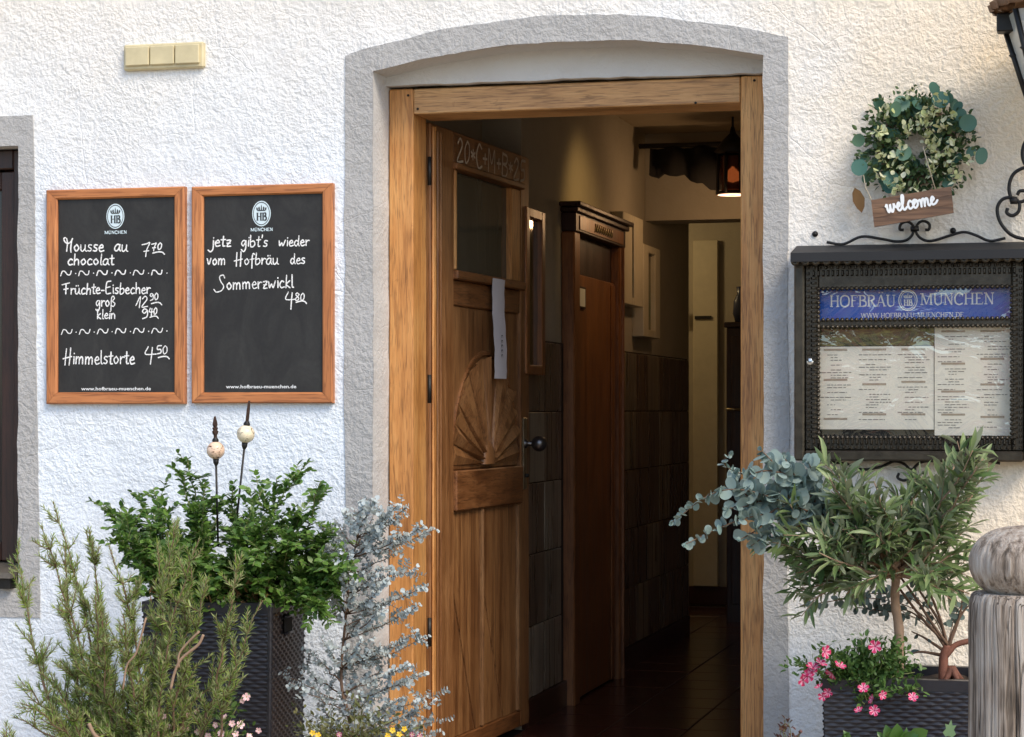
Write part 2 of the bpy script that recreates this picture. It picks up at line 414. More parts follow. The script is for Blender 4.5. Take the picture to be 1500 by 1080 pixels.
# ------------------------------------------------------------------ ivory triple plate on the wall
p0, p1 = U(184, 105), U(301, 62)
pl = thing('wall_plate', (p0.x, 0, p0.z), 'small ivory plastic plate of three square sections above the chalkboards', 'wall plate')
mb = MB(); mb.box((p0.x, -.018, p0.z), (p1.x, .005, p1.z), bev=.005); mb.build('base_plate', M_ivory, pl)
w3 = (p1.x - p0.x - .020) / 3
for i in range(3):
    mb = MB(); xx = p0.x + .008 + i * (w3 + .001); mb.box((xx + .0015, -.027, p0.z + .013), (xx + w3 - .0015, -.016, p1.z - .009), bev=.0025); mb.build('rocker', M_ivory, pl)

# ------------------------------------------------------------------ oak door frame
FY0, FY1 = .15, .33
HZ0, HZ1 = 2.088, 2.167
JL, JR = -2.001, -.978
fr = thing('door_frame', (DC, .15, 0), 'light oak door frame filling the arched recess, jambs and head', 'door frame')
mb = MB(); mb.box((DL + .002, FY0, -.02), (JL, FY1 - .05, HZ1), bev=.004); mb.box((DL + .002, FY1 - .05, -.02), (JL - .012, FY1, HZ1)); mb.build('jamb', M_oakz, fr)
mb = MB(); mb.box((JR, FY0, -.02), (DR + .03, FY1, HZ1), bev=.004); mb.build('jamb', M_oakz, fr)
mb = MB(); mb.box((JL + .001, FY0 + .0012, HZ0), (JR - .001, FY1, HZ1 - .0013), bev=.003); mb.build('head', M_oakx, fr)
mb = MB(); mb.box((JL + .001, FY0 + .01, -.05), (JR - .001, FY1 + .05, .0)); mb.build('threshold', M_oakx, fr)
mb = MB()
for (u, v) in ((612, 160), (1019, 151), (1105, 118), (598, 140)):
    q = U(u, v, FY0 - .001); mb.lathe([(0, 0), (.004, 0), (.004, .002), (0, .002)], (q.x, q.y, q.z), 8, 0, Matrix.Rotation(R(90), 4, 'X'))
mb.build('nail', M_iron, fr, 'stuff')
for zz in (.42, 1.19, 1.88):
    mb = MB(); mb.tube([(JL + .012, FY1 - .042, zz), (JL + .012, FY1 - .042, zz + .09)], .007, 8); mb.build('hinge', M_iron, fr)

# ------------------------------------------------------------------ entrance door leaf, standing open inward
H = Vector((-1.999, .335, .03)); DELTA = R(3.6)
ed = Vector((math.sin(DELTA), math.cos(DELTA), 0)); en = Vector((math.cos(DELTA), -math.sin(DELTA), 0))  # along leaf, outward normal
ML = Matrix(((ed.x, en.x, 0, H.x), (ed.y, en.y, 0, H.y), (0, 0, 1, 0), (0, 0, 0, 1)))                     # local (t, n, z)
def leaf_t(u, off=0.0):
    d = ray(u, 600); o = CAM - (H + en * off); # solve CAM + k d = H + t ed
    det = d.x * (-ed.y) + ed.x * d.y
    k = ((-o.x) * (-ed.y) + ed.x * (-o.y)) / det
    p = CAM + d * k; return (p - H - en * off).dot(ed), k
def leaf_z(u, v):
    t, k = leaf_t(u); return CAM.z + (600 - v) / FPX * k
LW = leaf_t(775)[0]; LB, LT = .03, 2.085
leaf = thing('entrance_door', H, 'carved wooden entrance door with small window, standing open into the hall', 'door')
def lbox(m, t0, t1, z0, z1, n0, n1, bev=.004, mi=0): return m.box((t0, n0, z0), (t1, n1, z1), mi, ML, bev)
tS = leaf_t(665)[0]; tE = leaf_t(763)[0]; tM = leaf_t(750)[0]
zW0 = leaf_z(700, 402); zW1 = leaf_z(690, 262)
def lpart(name, boxes, m, parent=None):
    b = MB()
    for bx in boxes: lbox(b, *bx)
    return b.build(name, m, parent or leaf)
TH = -.045
M_bead = wood('worn_bead', (.10, .042, .014), (.22, .105, .038), (.33, .18, .075), 'z')
lpart('stile', [(0, tS, LB, LT, TH, 0)], M_doorz)
lpart('stile', [(tE, LW, LB, LT, TH, 0)], M_doorz)
lpart('closing_strip', [(.0, .028, LB, LT - .01, .001, .010)], M_oakz)
lpart('stile_moulding', [(.045, .060, LB + .02, LT - .02, .0005, .008), (.080, .088, LB + .02, LT - .02, .0005, .005)], M_doorz)
zT = zW1 + .015
lpart('top_rail', [(tS + .001, tE - .001, zT + .02, LT, TH, -.001)], M_doory)
lpart('rail_moulding', [(tS - .01, tE + .01, zT + .0, zT + .022, -.03, .014)], M_doory)
zP0 = leaf_z(668, 690); zP1 = leaf_z(668, 749); zM = leaf_z(668, 447)
lpart('window_sill_rail', [(tS - .005, tE + .015, zW0 - .03, zW0, -.03, .016)], M_doory)
lpart('rail', [(tS + .001, tE - .001, zM, zW0 - .031, TH, -.004)], M_doory)
lpart('rail', [(tS + .001, tE - .001, zP1, zP0, TH, .010)], M_doory)
lpart('bottom_rail', [(tS + .001, tE - .001, LB, leaf_z(690, 1072), TH, -.001)], M_doory)
# window: bead and glass
lpart('window_bead', [(tS + .001, tS + .022, zW0 + .001, zT - .001, -.02, .004), (tM, tE - .001, zW0 + .001, zT - .001, -.03, -.002)], M_oakz)
M_glass = mat('old_door_glass', (.05, .06, .055), .06)
def _g():
    v = coords(M_glass, (1, 1, .25)); bump(M_glass, noi(M_glass, v, 12, 2, .5, .6), .25, .004)
    L(M_glass, ramp(M_glass, noi(M_glass, v, 3, 3), [(.3, (.040, .040, .030)), (.7, (.10, .095, .07))]), P(M_glass).inputs['Base Color'])
_g()
lpart('pane', [(tS + .02, tM + .002, zW0 + .002, zT - .002, -.026, -.021, 0)], M_glass)
# sunburst panel
lpart('sunburst_panel', [(tS + .001, tE - .001, zP0 + .001, zM - .001, TH + .01, -.012)], M_panel)
tc = (tS + tE) / 2; zc = zP0 + .015; RR = (tE - tS) / 2 - .012
def lp(t, n_, z): return ML @ Vector((t, n_, z))
NR = 15
for i in range(NR):
    a0 = math.pi * (i + .04) / NR; a1 = math.pi * (i + .96) / NR; am = (a0 + a1) / 2
    Ro = RR * (1.04 if 2 < i < NR - 3 else 1.0)
    r0 = .062; ridge = .010 if i % 2 else .003
    b = MB()
    def pt(r, a, h): return lp(tc + r * math.cos(a) * (1 if r < RR else RR / r if abs(math.cos(a)) * r > RR else 1), h, zc + r * math.sin(a))
    vs = [pt(r0, a0, -.011), pt(r0, a1, -.011), pt(r0, am, ridge), pt(Ro, a0, -.011), pt(Ro * 1.03, a1 * .5 + a0 * .5, ridge), pt(Ro, a1, -.011)]
    b.add(vs, [(0, 3, 4, 2), (2, 4, 5, 1), (0, 2, 1), (3, 5, 4)])
    b.build('ray', M_panel if i % 2 == 0 else M_doorz, leaf)
b = MB(); pr = [(.056, -.011), (.054, .004), (.035, .011), (0, .013)]
vs = [lp(tc + r_ * math.cos(math.pi * j / 12), h, zc + r_ * 1.5 * math.sin(math.pi * j / 12)) for r_, h in pr for j in range(13)]
b.add(vs, [(k*13+j, k*13+j+1, (k+1)*13+j+1, (k+1)*13+j) for k in range(3) for j in range(12)], 0, True); b.build('boss', M_doorz, leaf)
# arched rim of the sunburst
b = MB()
for j in range(24):
    a0, a1 = math.pi * j / 24, math.pi * (j + 1) / 24; q = 1.12
    f = lambda a, k: lp(tc + min(RR + .008, RR * k) * math.cos(a) if False else tc + RR * min(k, 1.03) * math.cos(a), -.005, zc + RR * k * math.sin(a))
    g_ = lambda a, k: f(a, k) + en * -.007
    b.add([f(a0, q), f(a1, q), f(a1, q - .035), f(a0, q - .035), g_(a0, q + .01), g_(a1, q + .01), g_(a1, q - .05), g_(a0, q - .05)], [(0,1,2,3), (0,4,5,1), (3,2,6,7)])
b.build('arched_rim', M_doory, leaf)
# lower field: two boards split by a slanting joint, beads between
zB = leaf_z(690, 1072); tmid = leaf_t(707)[0]
def slant(t0, t1, za, zb):
    b = MB(); g = .003
    f = lambda t, z: (t, z)
    A = [(t0, zB + .002), (za, zB + .002), (t0, zP1 - .25)] ; B_ = [(za + g, zB + .002), (t1, zB + .002), (t1, zP1 - .002), (t0, zP1 - .002), (t0, zP1 - .25 + .01)]
    for poly, nn in ((A, -.010), (B_, -.006)):
        b.prism([lp(t, nn - .02, z) for t, z in poly], en * .02)
    return b
for (t0, t1, za) in ((tS + .002, tmid - .012, tS + .23), (tmid + .012, leaf_t(758)[0] - .002, tmid + .24)):
    slant(t0, t1, za, 0).build('panel_board', M_panel, leaf)
lpart('bead', [(tmid - .008, tmid + .008, zB + .002, zP1 - .002, -.02, .005)], M_bead)
lpart('bead', [(leaf_t(758)[0] + .006, tE - .002, zB + .002, zP1 - .002, -.02, .004)], M_bead)
# lock plate and knob
zk0, zk1 = leaf_z(767, 717), leaf_z(767, 612); tp = leaf_t(767.5)[0]
b = MB(); lbox(b, tp - .022, tp + .022, zk0, zk1, .0006, .006, .002); M_brass = painted('worn_brass', (.42, .35, .23), .35, .3, 30, .1, .85); pk = b.build('lock_plate', M_brass, leaf)
b = MB(); b.lathe([(0, 0), (.007, 0), (.007, .012), (0, .012)], (0,0,0), 10, 0, Matrix.Translation(lp(tp, .006, zk0 + .05)) @ en.to_track_quat('Z', 'Y').to_matrix().to_4x4()); b.build('keyhole', M_iron, pk)
M_knob = painted('dark_steel_knob', (.13, .125, .125), .32, .2, 30, .05, .9)
kp = U(792, 650, lp(tp, .05, 1).y); zk = kp.z
b = MB(); Mk = Matrix.Translation(lp(tp, .006, zk)) @ en.to_track_quat('Z', 'Y').to_matrix().to_4x4()
b.lathe([(.018, 0), (.018, .004), (.010, .008), (.008, .035)] , (0,0,0), 16, 0, Mk)
kr = .029; b.lathe([(kr * math.sin(math.pi * i / 14), .052 - kr * math.cos(math.pi * i / 14)) for i in range(15)], (0,0,0), 24, 0, Mk)
b.build('knob', M_knob, leaf)

# white paper strip stuck on the door
ps = [leaf_t(x)[0] for x in (713.5, 731.5)]; zs = (leaf_z(722, 555), leaf_z(722, 409))
M_paper = painted('white_paper', (.72, .69, .72), .8, .05, 10, 0)
pap = MB(); k = 14
for i in range(k + 1):
    z = zs[0] + (zs[1] - zs[0]) * i / k; w = math.sin(i * .45) * .0022 + math.sin(i * 1.9) * .0010
    for tt, nn in ((ps[0], .0), (sum(ps)/2, .004), (ps[1], .0)):
        pap.v.append(tuple(lp(tt + w * .8, .020 + w + nn + .006 * (1 - i / k), z)))
for i in range(k):
    for j in range(2): pap.f.append((3*i+j, 3*i+j+1, 3*i+j+4, 3*i+j+3)); pap.m.append(0); pap.sm.append(True)
po = pap.build('paper_strip', M_paper); tag(po, 'white paper strip hanging down the front of the open door', 'paper strip')

# ------------------------------------------------------------------ hallway
def lamp(name, loc, e, col, rad=.05):
    l = bpy.data.lights.new(name, 'POINT'); l.energy = e; l.color = col; l.shadow_soft_size = rad
    o = bpy.data.objects.new(name, l); C.objects.link(o); o.location = loc; return o
IX, CZ = -1.96, 2.47
M_inwall = stucco('hall_plaster', (.44, .40, .32), (.37, .33, .26), .12, 1.0)
M_ceil = stucco('hall_ceiling', (.40, .33, .23), (.34, .28, .2), .1)
fl = MB(); fl.box((-3.6, .385, -.03), (-.3, 8, -.006)); M_grout = painted('floor_grout', (.03, .018, .014), .9, .3, 20, .3)
hall_floor = fl.build('hall_floor', M_grout); tag(hall_floor, 'dark red tiled floor of the hallway', kind='structure')
M_ftile = painted('dark_red_floor_tile', (.050, .014, .010), .22, .35, 6, .12)
fm = MB().box((0, 0, -.008), (.286, .286, 0), bev=.003).mesh('floor_tile', M_ftile)
for i in range(9):
    for j in range(21):
        if i < 3 and j < 15: continue
        o = inst('floor_tile', fm, hall_floor, Matrix.Translation((-2.83 + i * .29, .39 + j * .29, random.Random(i * 31 + j).uniform(-.001, .0008))))
w = MB()
w.box((IX - .02, 1.43, -.01), (IX - .17, 4.9, 3.2)); w.box((-2.13, .345, -.01), (-2.23, 1.43, 3.2)); w.box((IX - .02, 4.9, -.01), (-3.6, 5.0, 3.2)) # left wall and its return
w.box((-.60, .345, -.01), (-.5, 8, 3.2))                     # right wall
w.box((-3.6, 6.65, -.01), (-.5, 6.75, 3.2)); w.box((-3.7, 4.9, -.01), (-3.6, 6.75, 3.2))
w.box((-2.2, .347, -.01), (-2.05, .36, 3.2))
hw = w.build('hall_walls', M_inwall); tag(hw, 'plain ochre plaster walls of the hallway', kind='structure')
w = MB(); w.box((-2.2, .37, CZ), (-.5, 6.7, CZ + .06)); w.box((-3.7, 4.9, CZ), (IX - .12, 6.7, CZ + .06)); w.box((-2.1, .37, HZ1 + .02), (-.5, .42, CZ)); hc = w.build('hall_ceiling', M_ceil); tag(hc, 'dim plaster ceiling of the hallway', kind='structure')
w = MB(); w.box((IX - .019, 3.80, 2.06), (-.602, 4.0, CZ - .001)); hb = w.build('ceiling_beam', M_inwall, hc)
# skirting and dado tiles
M_skirt = painted('brown_skirting', (.045, .016, .010), .3, .3, 8, .1)
wt = []
for k_, (dk, md, lt) in enumerate((((.08, .06, .04), (.18, .145, .10), (.30, .25, .18)), ((.12, .09, .06), (.24, .195, .14), (.34, .29, .21)), ((.06, .038, .024), (.125, .08, .052), (.19, .135, .09)))):
    wt.append(wood('streaked_wall_tile_%s' % 'abc'[k_], dk, md, lt, 'z', .28, 8, 1.2))
tms = [MB().box((0, 0, 0), (.012, .276, .261), bev=.003).mesh('wall_tile', m_) for m_ in wt]
rt = random.Random(5)
for (y0, y1) in ((1.435, 2.10), (3.22, 4.9)):
    w = MB(); w.box((IX - .02, y0, -.005), (IX + .004, y1, .10), bev=.003); w.build('skirting', M_skirt, hw)
    w = MB(); w.box((IX - .0199, y0, .10), (IX - .011, y1, 1.432)); w.build('tile_bed', M_grout, hw)
    nn = int((y1 - y0 + .02) / .279)
    for i in range(nn + 1):
        for j in range(5):
            yy = y0 + i * .279
            if yy + .27 > y1 + .1: continue
            inst('wall_tile', tms[2] if y0 > 3 and rt.random() < .75 else rt.choice(tms[:2]) if rt.random() < .75 else tms[2], hw, Matrix.Translation((IX - .0115 + rt.uniform(-.001, .001), yy, .104 + j * .265)))  # near run mostly paler tiles: daylight by the door put into the colour
w = MB(); w.box((-3.5, 6.62, 0), (-.6, 6.65, .11)); w.build('skirting', M_skirt, hw)
# side door in the hallway wall
X0 = IX
sdr = thing('hall_side_door', (X0, 2.1, 0), 'reddish brown panelled inner door with a carved lintel in the left hallway wall', 'inner door')
ya, yb = UX(840, 600, X0 + .03).y, UX(913, 600, X0 + .03).y
zt = 1.875
w = MB(); w.box((X0 - .02, ya, -.005), (X0 + .035, ya + .10, zt), bev=.006); w.build('jamb', M_inz, sdr)
w = MB(); w.box((X0 - .02, yb - .10, -.005), (X0 + .035, yb, zt), bev=.006); w.box((X0 + .035, yb - .06, .0), (X0 + .045, yb - .045, zt)); w.build('jamb', M_inz, sdr)
w = MB(); w.box((X0 - .02, ya - .0, zt), (X0 + .040, yb + .0, zt + .075), bev=.004); hd = w.build('lintel', M_dark, sdr)
w = MB(); w.box((X0 - .02, ya - .02, zt + .075), (X0 + .052, yb + .03, zt + .095), bev=.004); w.box((X0 - .02, ya - .04, zt + .096), (X0 + .068, yb + .05, zt + .115), bev=.004); w.build('cornice', M_dark, sdr)
w = MB(); w.box((X0 + .040, ya + .06, zt + .010), (X0 + .044, yb - .06, zt + .066), bev=.0015); w.build('carved_field', M_inz, hd)
w = MB()
for i in range(9):
    yy = (ya + yb) / 2 - .16 + i * .04; w.tube([(X0 + .045, yy, zt + .02), (X0 + .047, yy + .012, zt + .055), (X0 + .045, yy + .024, zt + .025)], .003, 4)
w.build('carved_ornament', M_brass, hd)
w = MB(); w.box((X0 - .019, ya + .1, zt - .158), (X0 - .003, yb - .1, zt - .001)); w.build('transom', M_dark, sdr)
w = MB(); w.box((X0 - .015, ya + .102, .008), (X0 + .012, yb - .102, zt - .16), bev=.003); w.box((X0 + .0122, ya + .11, .01), (X0 + .020, ya + .17, zt - .17), bev=.003); w.box((X0 + .0122, yb - .19, .01), (X0 + .020, yb - .13, zt - .17), bev=.003)
w.build('door_panel', M_inz, sdr)
q = UX(853, 436, X0 + .022)
w = MB(); w.box((X0 + .0125, q.y - .085, q.z - .045), (X0 + .020, q.y + .075, q.z + .045), bev=.002); sg = w.build('small_sign', M_dark); tag(sg, 'small white framed sign on the red brown inner door', 'sign')
w = MB(); w.box((X0 + .0205, q.y - .07, q.z - .036), (X0 + .022, q.y + .055, q.z + .036)); w.build('white_card', M_print, sg)
# framed mirror just behind the open door, two shadow box pictures farther on
def picture(u0, u1, v0, v1, um, dep, border, mfr, mpic, label, name, cat, group=None):
    y0, y1 = UX(u0, 600, IX + dep).y, UX(u1, 600, IX + dep).y
    z1 = UX(u1, v0, IX + dep).z; z0 = UX(u1, v1, IX + dep).z
    t = thing(name, (IX, y0, z0), label, cat, group)
    w = MB(); bb = border
    w.box((IX - .02, y0, z0), (IX + dep, y0 + bb, z1), bev=.003); w.box((IX - .02, y1 - bb, z0), (IX + dep, y1, z1), bev=.003)
    hb_ = min(bb, .035); w.box((IX - .02, y0 + bb, z0), (IX + dep, y1 - bb, z0 + hb_), bev=.003); w.box((IX - .02, y0 + bb, z1 - hb_), (IX + dep, y1 - bb, z1), bev=.003); w.build('frame', mfr, t)
    w = MB(); w.box((IX - .02, y0 + bb, z0 + hb_), (IX + dep * .35, y1 - bb, z1 - hb_)); w.build('picture', mpic, t)
M_cream = painted('cream_frame_paint', (.60, .54, .40), .5, .1, 10, .05)
M_mirror = mat('dark_mirror', (.25, .22, .18), .08, 1)
M_pic = mat('faded_print', (.2, .2, .1), .4); L(M_pic, ramp(M_pic, noi(M_pic, coords(M_pic), 3, 3), [(.35, (.06, .055, .03)), (.5, (.20, .17, .09)), (.7, (.10, .13, .05))]), P(M_pic).inputs['Base Color'])
picture(772, 799, 312, 550, 0, .03, .045, M_inz, M_mirror, 'tall narrow brown framed mirror on the hall wall behind the open door', 'wall_mirror', 'mirror')
picture(913, 942, 322, 451, 0, .035, .20, M_cream, M_pic, 'nearer cream box framed picture beside the inner door lintel', 'framed_picture', 'picture', 'cream framed pictures in the hallway')
picture(943, 967, 366, 497, 0, .035, .12, M_cream, M_pic, 'farther and lower cream framed picture on the hallway wall', 'framed_picture', 'picture', 'cream framed pictures in the hallway')
# back of the hallway: pale door, dark cupboard with jug, lantern and dark drapery
yb_ = 6.65
p0, p1 = U(1016, 861, yb_ - .03), U(1052, 352, yb_ - .03)
bd = thing('back_door', (p0.x, yb_, 0), 'pale cream door with iron fittings at the far end of the hallway', 'inner door')
w = MB(); w.box((p0.x, yb_ - .045, .112), (p1.x, yb_ - .002, p1.z), bev=.004); w.build('door_panel', M_cream, bd)
q = U(1025, 465, yb_ - .05); w = MB(); w.box((q.x - .03, yb_ - .06, q.z - .01), (q.x + .07, yb_ - .046, q.z + .008)); w.box((q.x - .10, yb_ - .055, q.z - .04), (q.x - .075, yb_ - .046, q.z + .05)); w.build('latch', M_iron, bd)
p0 = U(1064, 885, 5.6); p1 = U(1064, 480, 5.6)
cb = thing('hall_cupboard', (p0.x + .3, 5.6, 0), 'dark brown cupboard standing right of the far cream door', 'cupboard')
w = MB(); w.box((p0.x, 5.6, -.004), (p0.x + .7, 6.2, p1.z), bev=.005); w.box((p0.x - .012, 5.585, p1.z), (p0.x + .71, 6.2, p1.z + .03), bev=.004); w.build('carcass', M_dark, cb)
w = MB(); w.box((p0.x + .03, 5.588, .1), (p0.x + .33, 5.599, p1.z - .05), bev=.003); dd = w.build('door', M_dark, cb)
q = U(1069, 600, 5.58); w = MB(); w.tube([(q.x - .01, 5.587, q.z), (q.x - .01, 5.55, q.z), (q.x + .06, 5.548, q.z)], .009, 8); w.build('handle', M_brass, dd)
q = U(1079, 478, 5.7); M_blue = painted('blue_glazed_clay', (.03, .04, .09), .25, .2, 10)
w = MB(); w.lathe([(0, 0), (.04, 0), (.055, .05), (.05, .12), (.03, .16), (.036, .20), (.03, .20), (.024, .16)], (q.x + .03, 5.72, p1.z + .03), 20); jg = w.build('jug', M_blue); tag(jg, 'small dark blue jug on top of the hallway cupboard', 'jug')
bl = thing('added_back_lamp', (-2.75, 5.8, CZ), 'added unseen ceiling lamp that warms the far end of the hallway', 'lamp')  # out of view, added to bring warm light to the back of the hall
w = MB(); w.lathe([(.10, 0), (.10, -.03), (.085, -.035)], (-2.75, 5.8, CZ), 20); w.build('base', M_brass, bl)
w = MB(); w.lathe([(.085, -.035), (.07, -.07), (0, -.085)], (-2.75, 5.8, CZ), 20); w.build('added_back_lamp_glass', emis('added_back_lamp_glow', (1, .75, .45), 3), bl)
lamp('added_back_light', (-2.75, 5.8, CZ - .2), 4, (1, .72, .36), .1)
# iron hall lantern, lit
q = U(1070, 285, 3.3); lc = Vector((q.x + .01, 3.3, q.z))
hl = thing('hall_lantern', (lc.x, lc.y, lc.z), 'black iron hanging lantern glowing orange through its slits in the hallway', 'lantern')
w = MB(); rl = .068; hh = .19
for k in range(6):
    a0 = math.pi / 3 * k + .2; A = Vector((math.cos(a0), math.sin(a0), 0)) * rl
    w.tube([lc + A + Vector((0, 0, .004)), lc + A * .9 + Vector((0, 0, hh))], .0085, 6)
w.lathe([(.0, 0), (rl * 1.12, 0), (rl * 1.12, .012), (rl * .9, .014)], lc, 6); w.lathe([(rl * .9, hh - .012), (rl * 1.25, hh), (rl * .7, hh + .05), (.015, hh + .08), (.008, hh + .11)], lc, 12)
w.tube([lc + Vector((0, 0, hh + .1)), Vector((lc.x, lc.y, CZ - .001))], .006, 6); w.build('iron_cage', M_iron, hl)
w = MB(); w.lathe([(rl * .82, .02), (rl * .82, hh - .02)], lc, 6)
M_amber = mat('amber_glass', (.10, .03, .012), .2); P(M_amber).inputs['Transmission Weight'].default_value = .25; w.build('glass', M_amber, hl)
w = MB(); w.lathe([(0, 0), (.02, .01), (.024, .04), (.0, .075)], lc + Vector((0, 0, .05)), 12); w.build('bulb', emis('lit_bulb', (1, .4, .15), 1.2), hl)
w = MB(); w.lathe([(rl * 1.0, -.003), (rl * .3, -.003)], lc, 12); w.build('bottom_glass', emis('lit_bottom_glass', (1, .5, .3), 1.6), hl)
lamp('hall_lantern_light', lc + Vector((0, 0, -.08)), 1.5, (1, .6, .3))
sp = thing('added_spot', (-1.42, 2.25, CZ), 'added unseen spot that throws a warm glow on the wall above the inner door', 'lamp')  # spot and fitting added out of view for the glow on this wall
w = MB(); w.lathe([(.045, 0), (.045, -.02), (.03, -.025), (.03, -.08), (.034, -.085)], (-1.42, 2.25, CZ), 16); w.build('added_spot_housing', M_brass, sp)
w = MB(); w.lathe([(0, -.078), (.028, -.078)], (-1.42, 2.25, CZ), 16); w.build('lens', emis('added_spot_glow', (1, .7, .3), 4), sp)
sl_ = bpy.data.lights.new('added_spot_light', 'SPOT'); sl_.energy = 4.5; sl_.color = (1, .62, .22); sl_.spot_size = R(75); sl_.spot_blend = 1; sl_.shadow_soft_size = .06
so_ = bpy.data.objects.new('added_spot_light', sl_); C.objects.link(so_); so_.location = (-1.42, 2.25, CZ - .09); so_.rotation_euler = (Vector((-1.96, 2.45, 1.9)) - so_.location).to_track_quat('-Z', 'Y').to_euler()
M_blackcloth = painted('black_cloth', (.006, .005, .005), .95, .2, 10)
w = MB(); q0, q1 = U(952, 218, 3.5), U(1052, 255, 3.5); q2 = U(1060, 285, 3.5)
vs = []; kk = 16
for i in range(kk + 1):
    x = q0.x + (q2.x + .15 - q0.x) * i / kk; f_ = i / kk
    zb_ = q1.z + .0 - (.075 * max(0, math.sin((f_ - .3) * 3.6)) if f_ > .3 else 0) - .01 * math.sin(i * 2.2)
    y = 3.5 + .03 * math.sin(i * 1.4)
    vs += [(x, y, q0.z), (x, y - .02, zb_), (x, y + .03, zb_), (x, y + .05, q0.z)]
w.add(vs, [(4*i+j, 4*i+(j+1)%4, 4*(i+1)+(j+1)%4, 4*(i+1)+j) for i in range(kk) for j in range(4)] + [(0,1,2,3), (4*kk, 4*kk+3, 4*kk+2, 4*kk+1)], 0, True)
dr_ = w.build('drapery', M_blackcloth); tag(dr_, 'black drapery hanging below the hallway ceiling beside the lantern', 'drapery')
w = MB(); w.tube([(q0.x - .05, 3.5, q0.z + .012), (q2.x + .6, 3.5, q0.z + .012)], .012, 8); w.build('rail', M_iron, dr_)
# ------------------------------------------------------------------ ground and the street behind the camera (seen reflected in the menu case)
M_pave = painted('warm_paving', (.40, .32, .22), .85, .25, 5, .4)
g = MB(); g.box((-150, -150, GZ - .02), (150, 150, GZ)); go = g.build('ground', M_pave); tag(go, 'pale paved ground in front of the inn', kind='structure')
g = MB(); g.box((DL - .2, -.42, GZ), (DR + .2, .12, -.052), bev=.01); st_ = g.build('doorstep', painted('stone_step', (.3, .29, .27), .8, .2, 20, .3)); 
tag(st_, 'stone step in front of the entrance door', 'step')
CX, CY = -1.3, -10.2
car = thing('parked_car', (CX, CY, GZ), 'cream estate car parked across the street, reflected in the menu case glass', 'car')
M_car = mat('cream_car_paint', (.72, .66, .50), .25); P(M_car).inputs['Coat Weight'].default_value = .6; M_tyre = mat('tyre_rubber', (.02, .02, .02), .8); M_rim = mat('alloy_rim', (.6, .6, .6), .3, 1)
def sect(xz, y0, y1, ins, m, name, par=None):
    w = MB(); A = [Vector((CX + x, CY + y0, GZ + z)) for x, z in xz]; B = [Vector((CX + x, CY + y1, GZ + z)) for x, z in xz]
    cx_ = sum(p.x for p in A) / len(A); cz_ = sum(p.z for p in A) / len(A); n_ = len(xz)
    A2 = [Vector((cx_ + (p.x - cx_) * (1 - ins), p.y - .05 if y0 < y1 else p.y, cz_ + (p.z - cz_) * (1 - ins))) for p in A]; B2 = [Vector((cx_ + (p.x - cx_) * (1 - ins), p.y + .05, cz_ + (p.z - cz_) * (1 - ins))) for p in B]
    v = A2 + A + B + B2; f = [tuple(range(n_)), tuple(range(4*n_-1, 3*n_-1, -1))]
    for k in range(3):
        for i in range(n_): f.append((k*n_+i, (k+1)*n_+i, (k+1)*n_+(i+1)%n_, k*n_+(i+1)%n_))
    w.add(v, f); return w.build(name, m, par or car)
sect([(-2.1, .35), (-2.15, .7), (-2.05, .98), (-1.2, 1.02), (1.0, 1.02), (1.9, .88), (2.1, .68), (2.1, .35)], -.82, .82, .03, M_car, 'body')
sect([(-2.0, 1.0), (-1.75, 1.52), (-1.4, 1.60), (.0, 1.60), (.3, 1.54), (1.05, 1.0)], -.68, .68, .06, M_car, 'cabin')
for s_ in (-1, 1):
    for xz in ([(-1.78, 1.06), (-1.62, 1.46), (-1.0, 1.50), (-1.0, 1.06)], [(-.92, 1.06), (-.92, 1.50), (-.1, 1.50), (-.05, 1.06)], [(.03, 1.06), (-.02, 1.50), (.18, 1.47), (.80, 1.06)]):
        w = MB(); w.prism([Vector((CX + x, CY + s_ * .735, GZ + z)) for x, z in xz], (0, s_ * .006, 0)); w.build('window', glass, car)
    for x in (-1.35, 1.3):
        w = MB(); w.lathe([(.2, -.1), (.31, -.09), (.33, -.04), (.33, .04), (.31, .09), (.2, .1)], (CX + x, CY + s_ * .78, GZ + .33), 28, 0, Matrix.Rotation(R(90), 4, 'X')); wh = w.build('wheel', M_tyre, car)
        w = MB(); w.lathe([(0, -.105), (.2, -.10), (.2, .10), (0, .105)], (CX + x, CY + s_ * .78, GZ + .33), 20, 0, Matrix.Rotation(R(90), 4, 'X')); w.build('rim', M_rim, wh)
for s_ in (-1, 1):
    w = MB(); w.lathe([(0, -.02), (.09, 0), (0, .03)], (CX + 2.09, CY + s_ * .6, GZ + .7), 14, 0, Matrix.Rotation(R(90), 4, 'Y')); w.build('headlight', M_print if False else M_rim, car)
M_oppw = stucco('warm_cream_render', (.72, .55, .32), (.66, .5, .3), .2)
oh = thing('house_opposite', (0, -34, GZ), 'low cream rendered house far across the street', 'house')
w = MB(); w.box((-14, -42, GZ), (16, -34, 2.6)); w.build('wall', M_oppw, oh)
w = MB(); w.prism([Vector((-14.5, -33.5, 2.55)), Vector((-14.5, -38, 4.6)), Vector((-14.5, -42.5, 2.55))], (31, 0, 0)); w.build('roof', painted('clay_roof', (.30, .10, .06), .8), oh)
for x in (-11, -7, -3, 1, 5, 9, 13):
    w = MB(); w.box((x, -34.0, .8), (x + 1.1, -33.95, 2.1), bev=.01); f_ = w.build('window', M_dark, oh)
    w = MB(); w.box((x + .1, -33.949, .9), (x + 1.0, -33.94, 2.0)); w.build('pane', glass, f_)
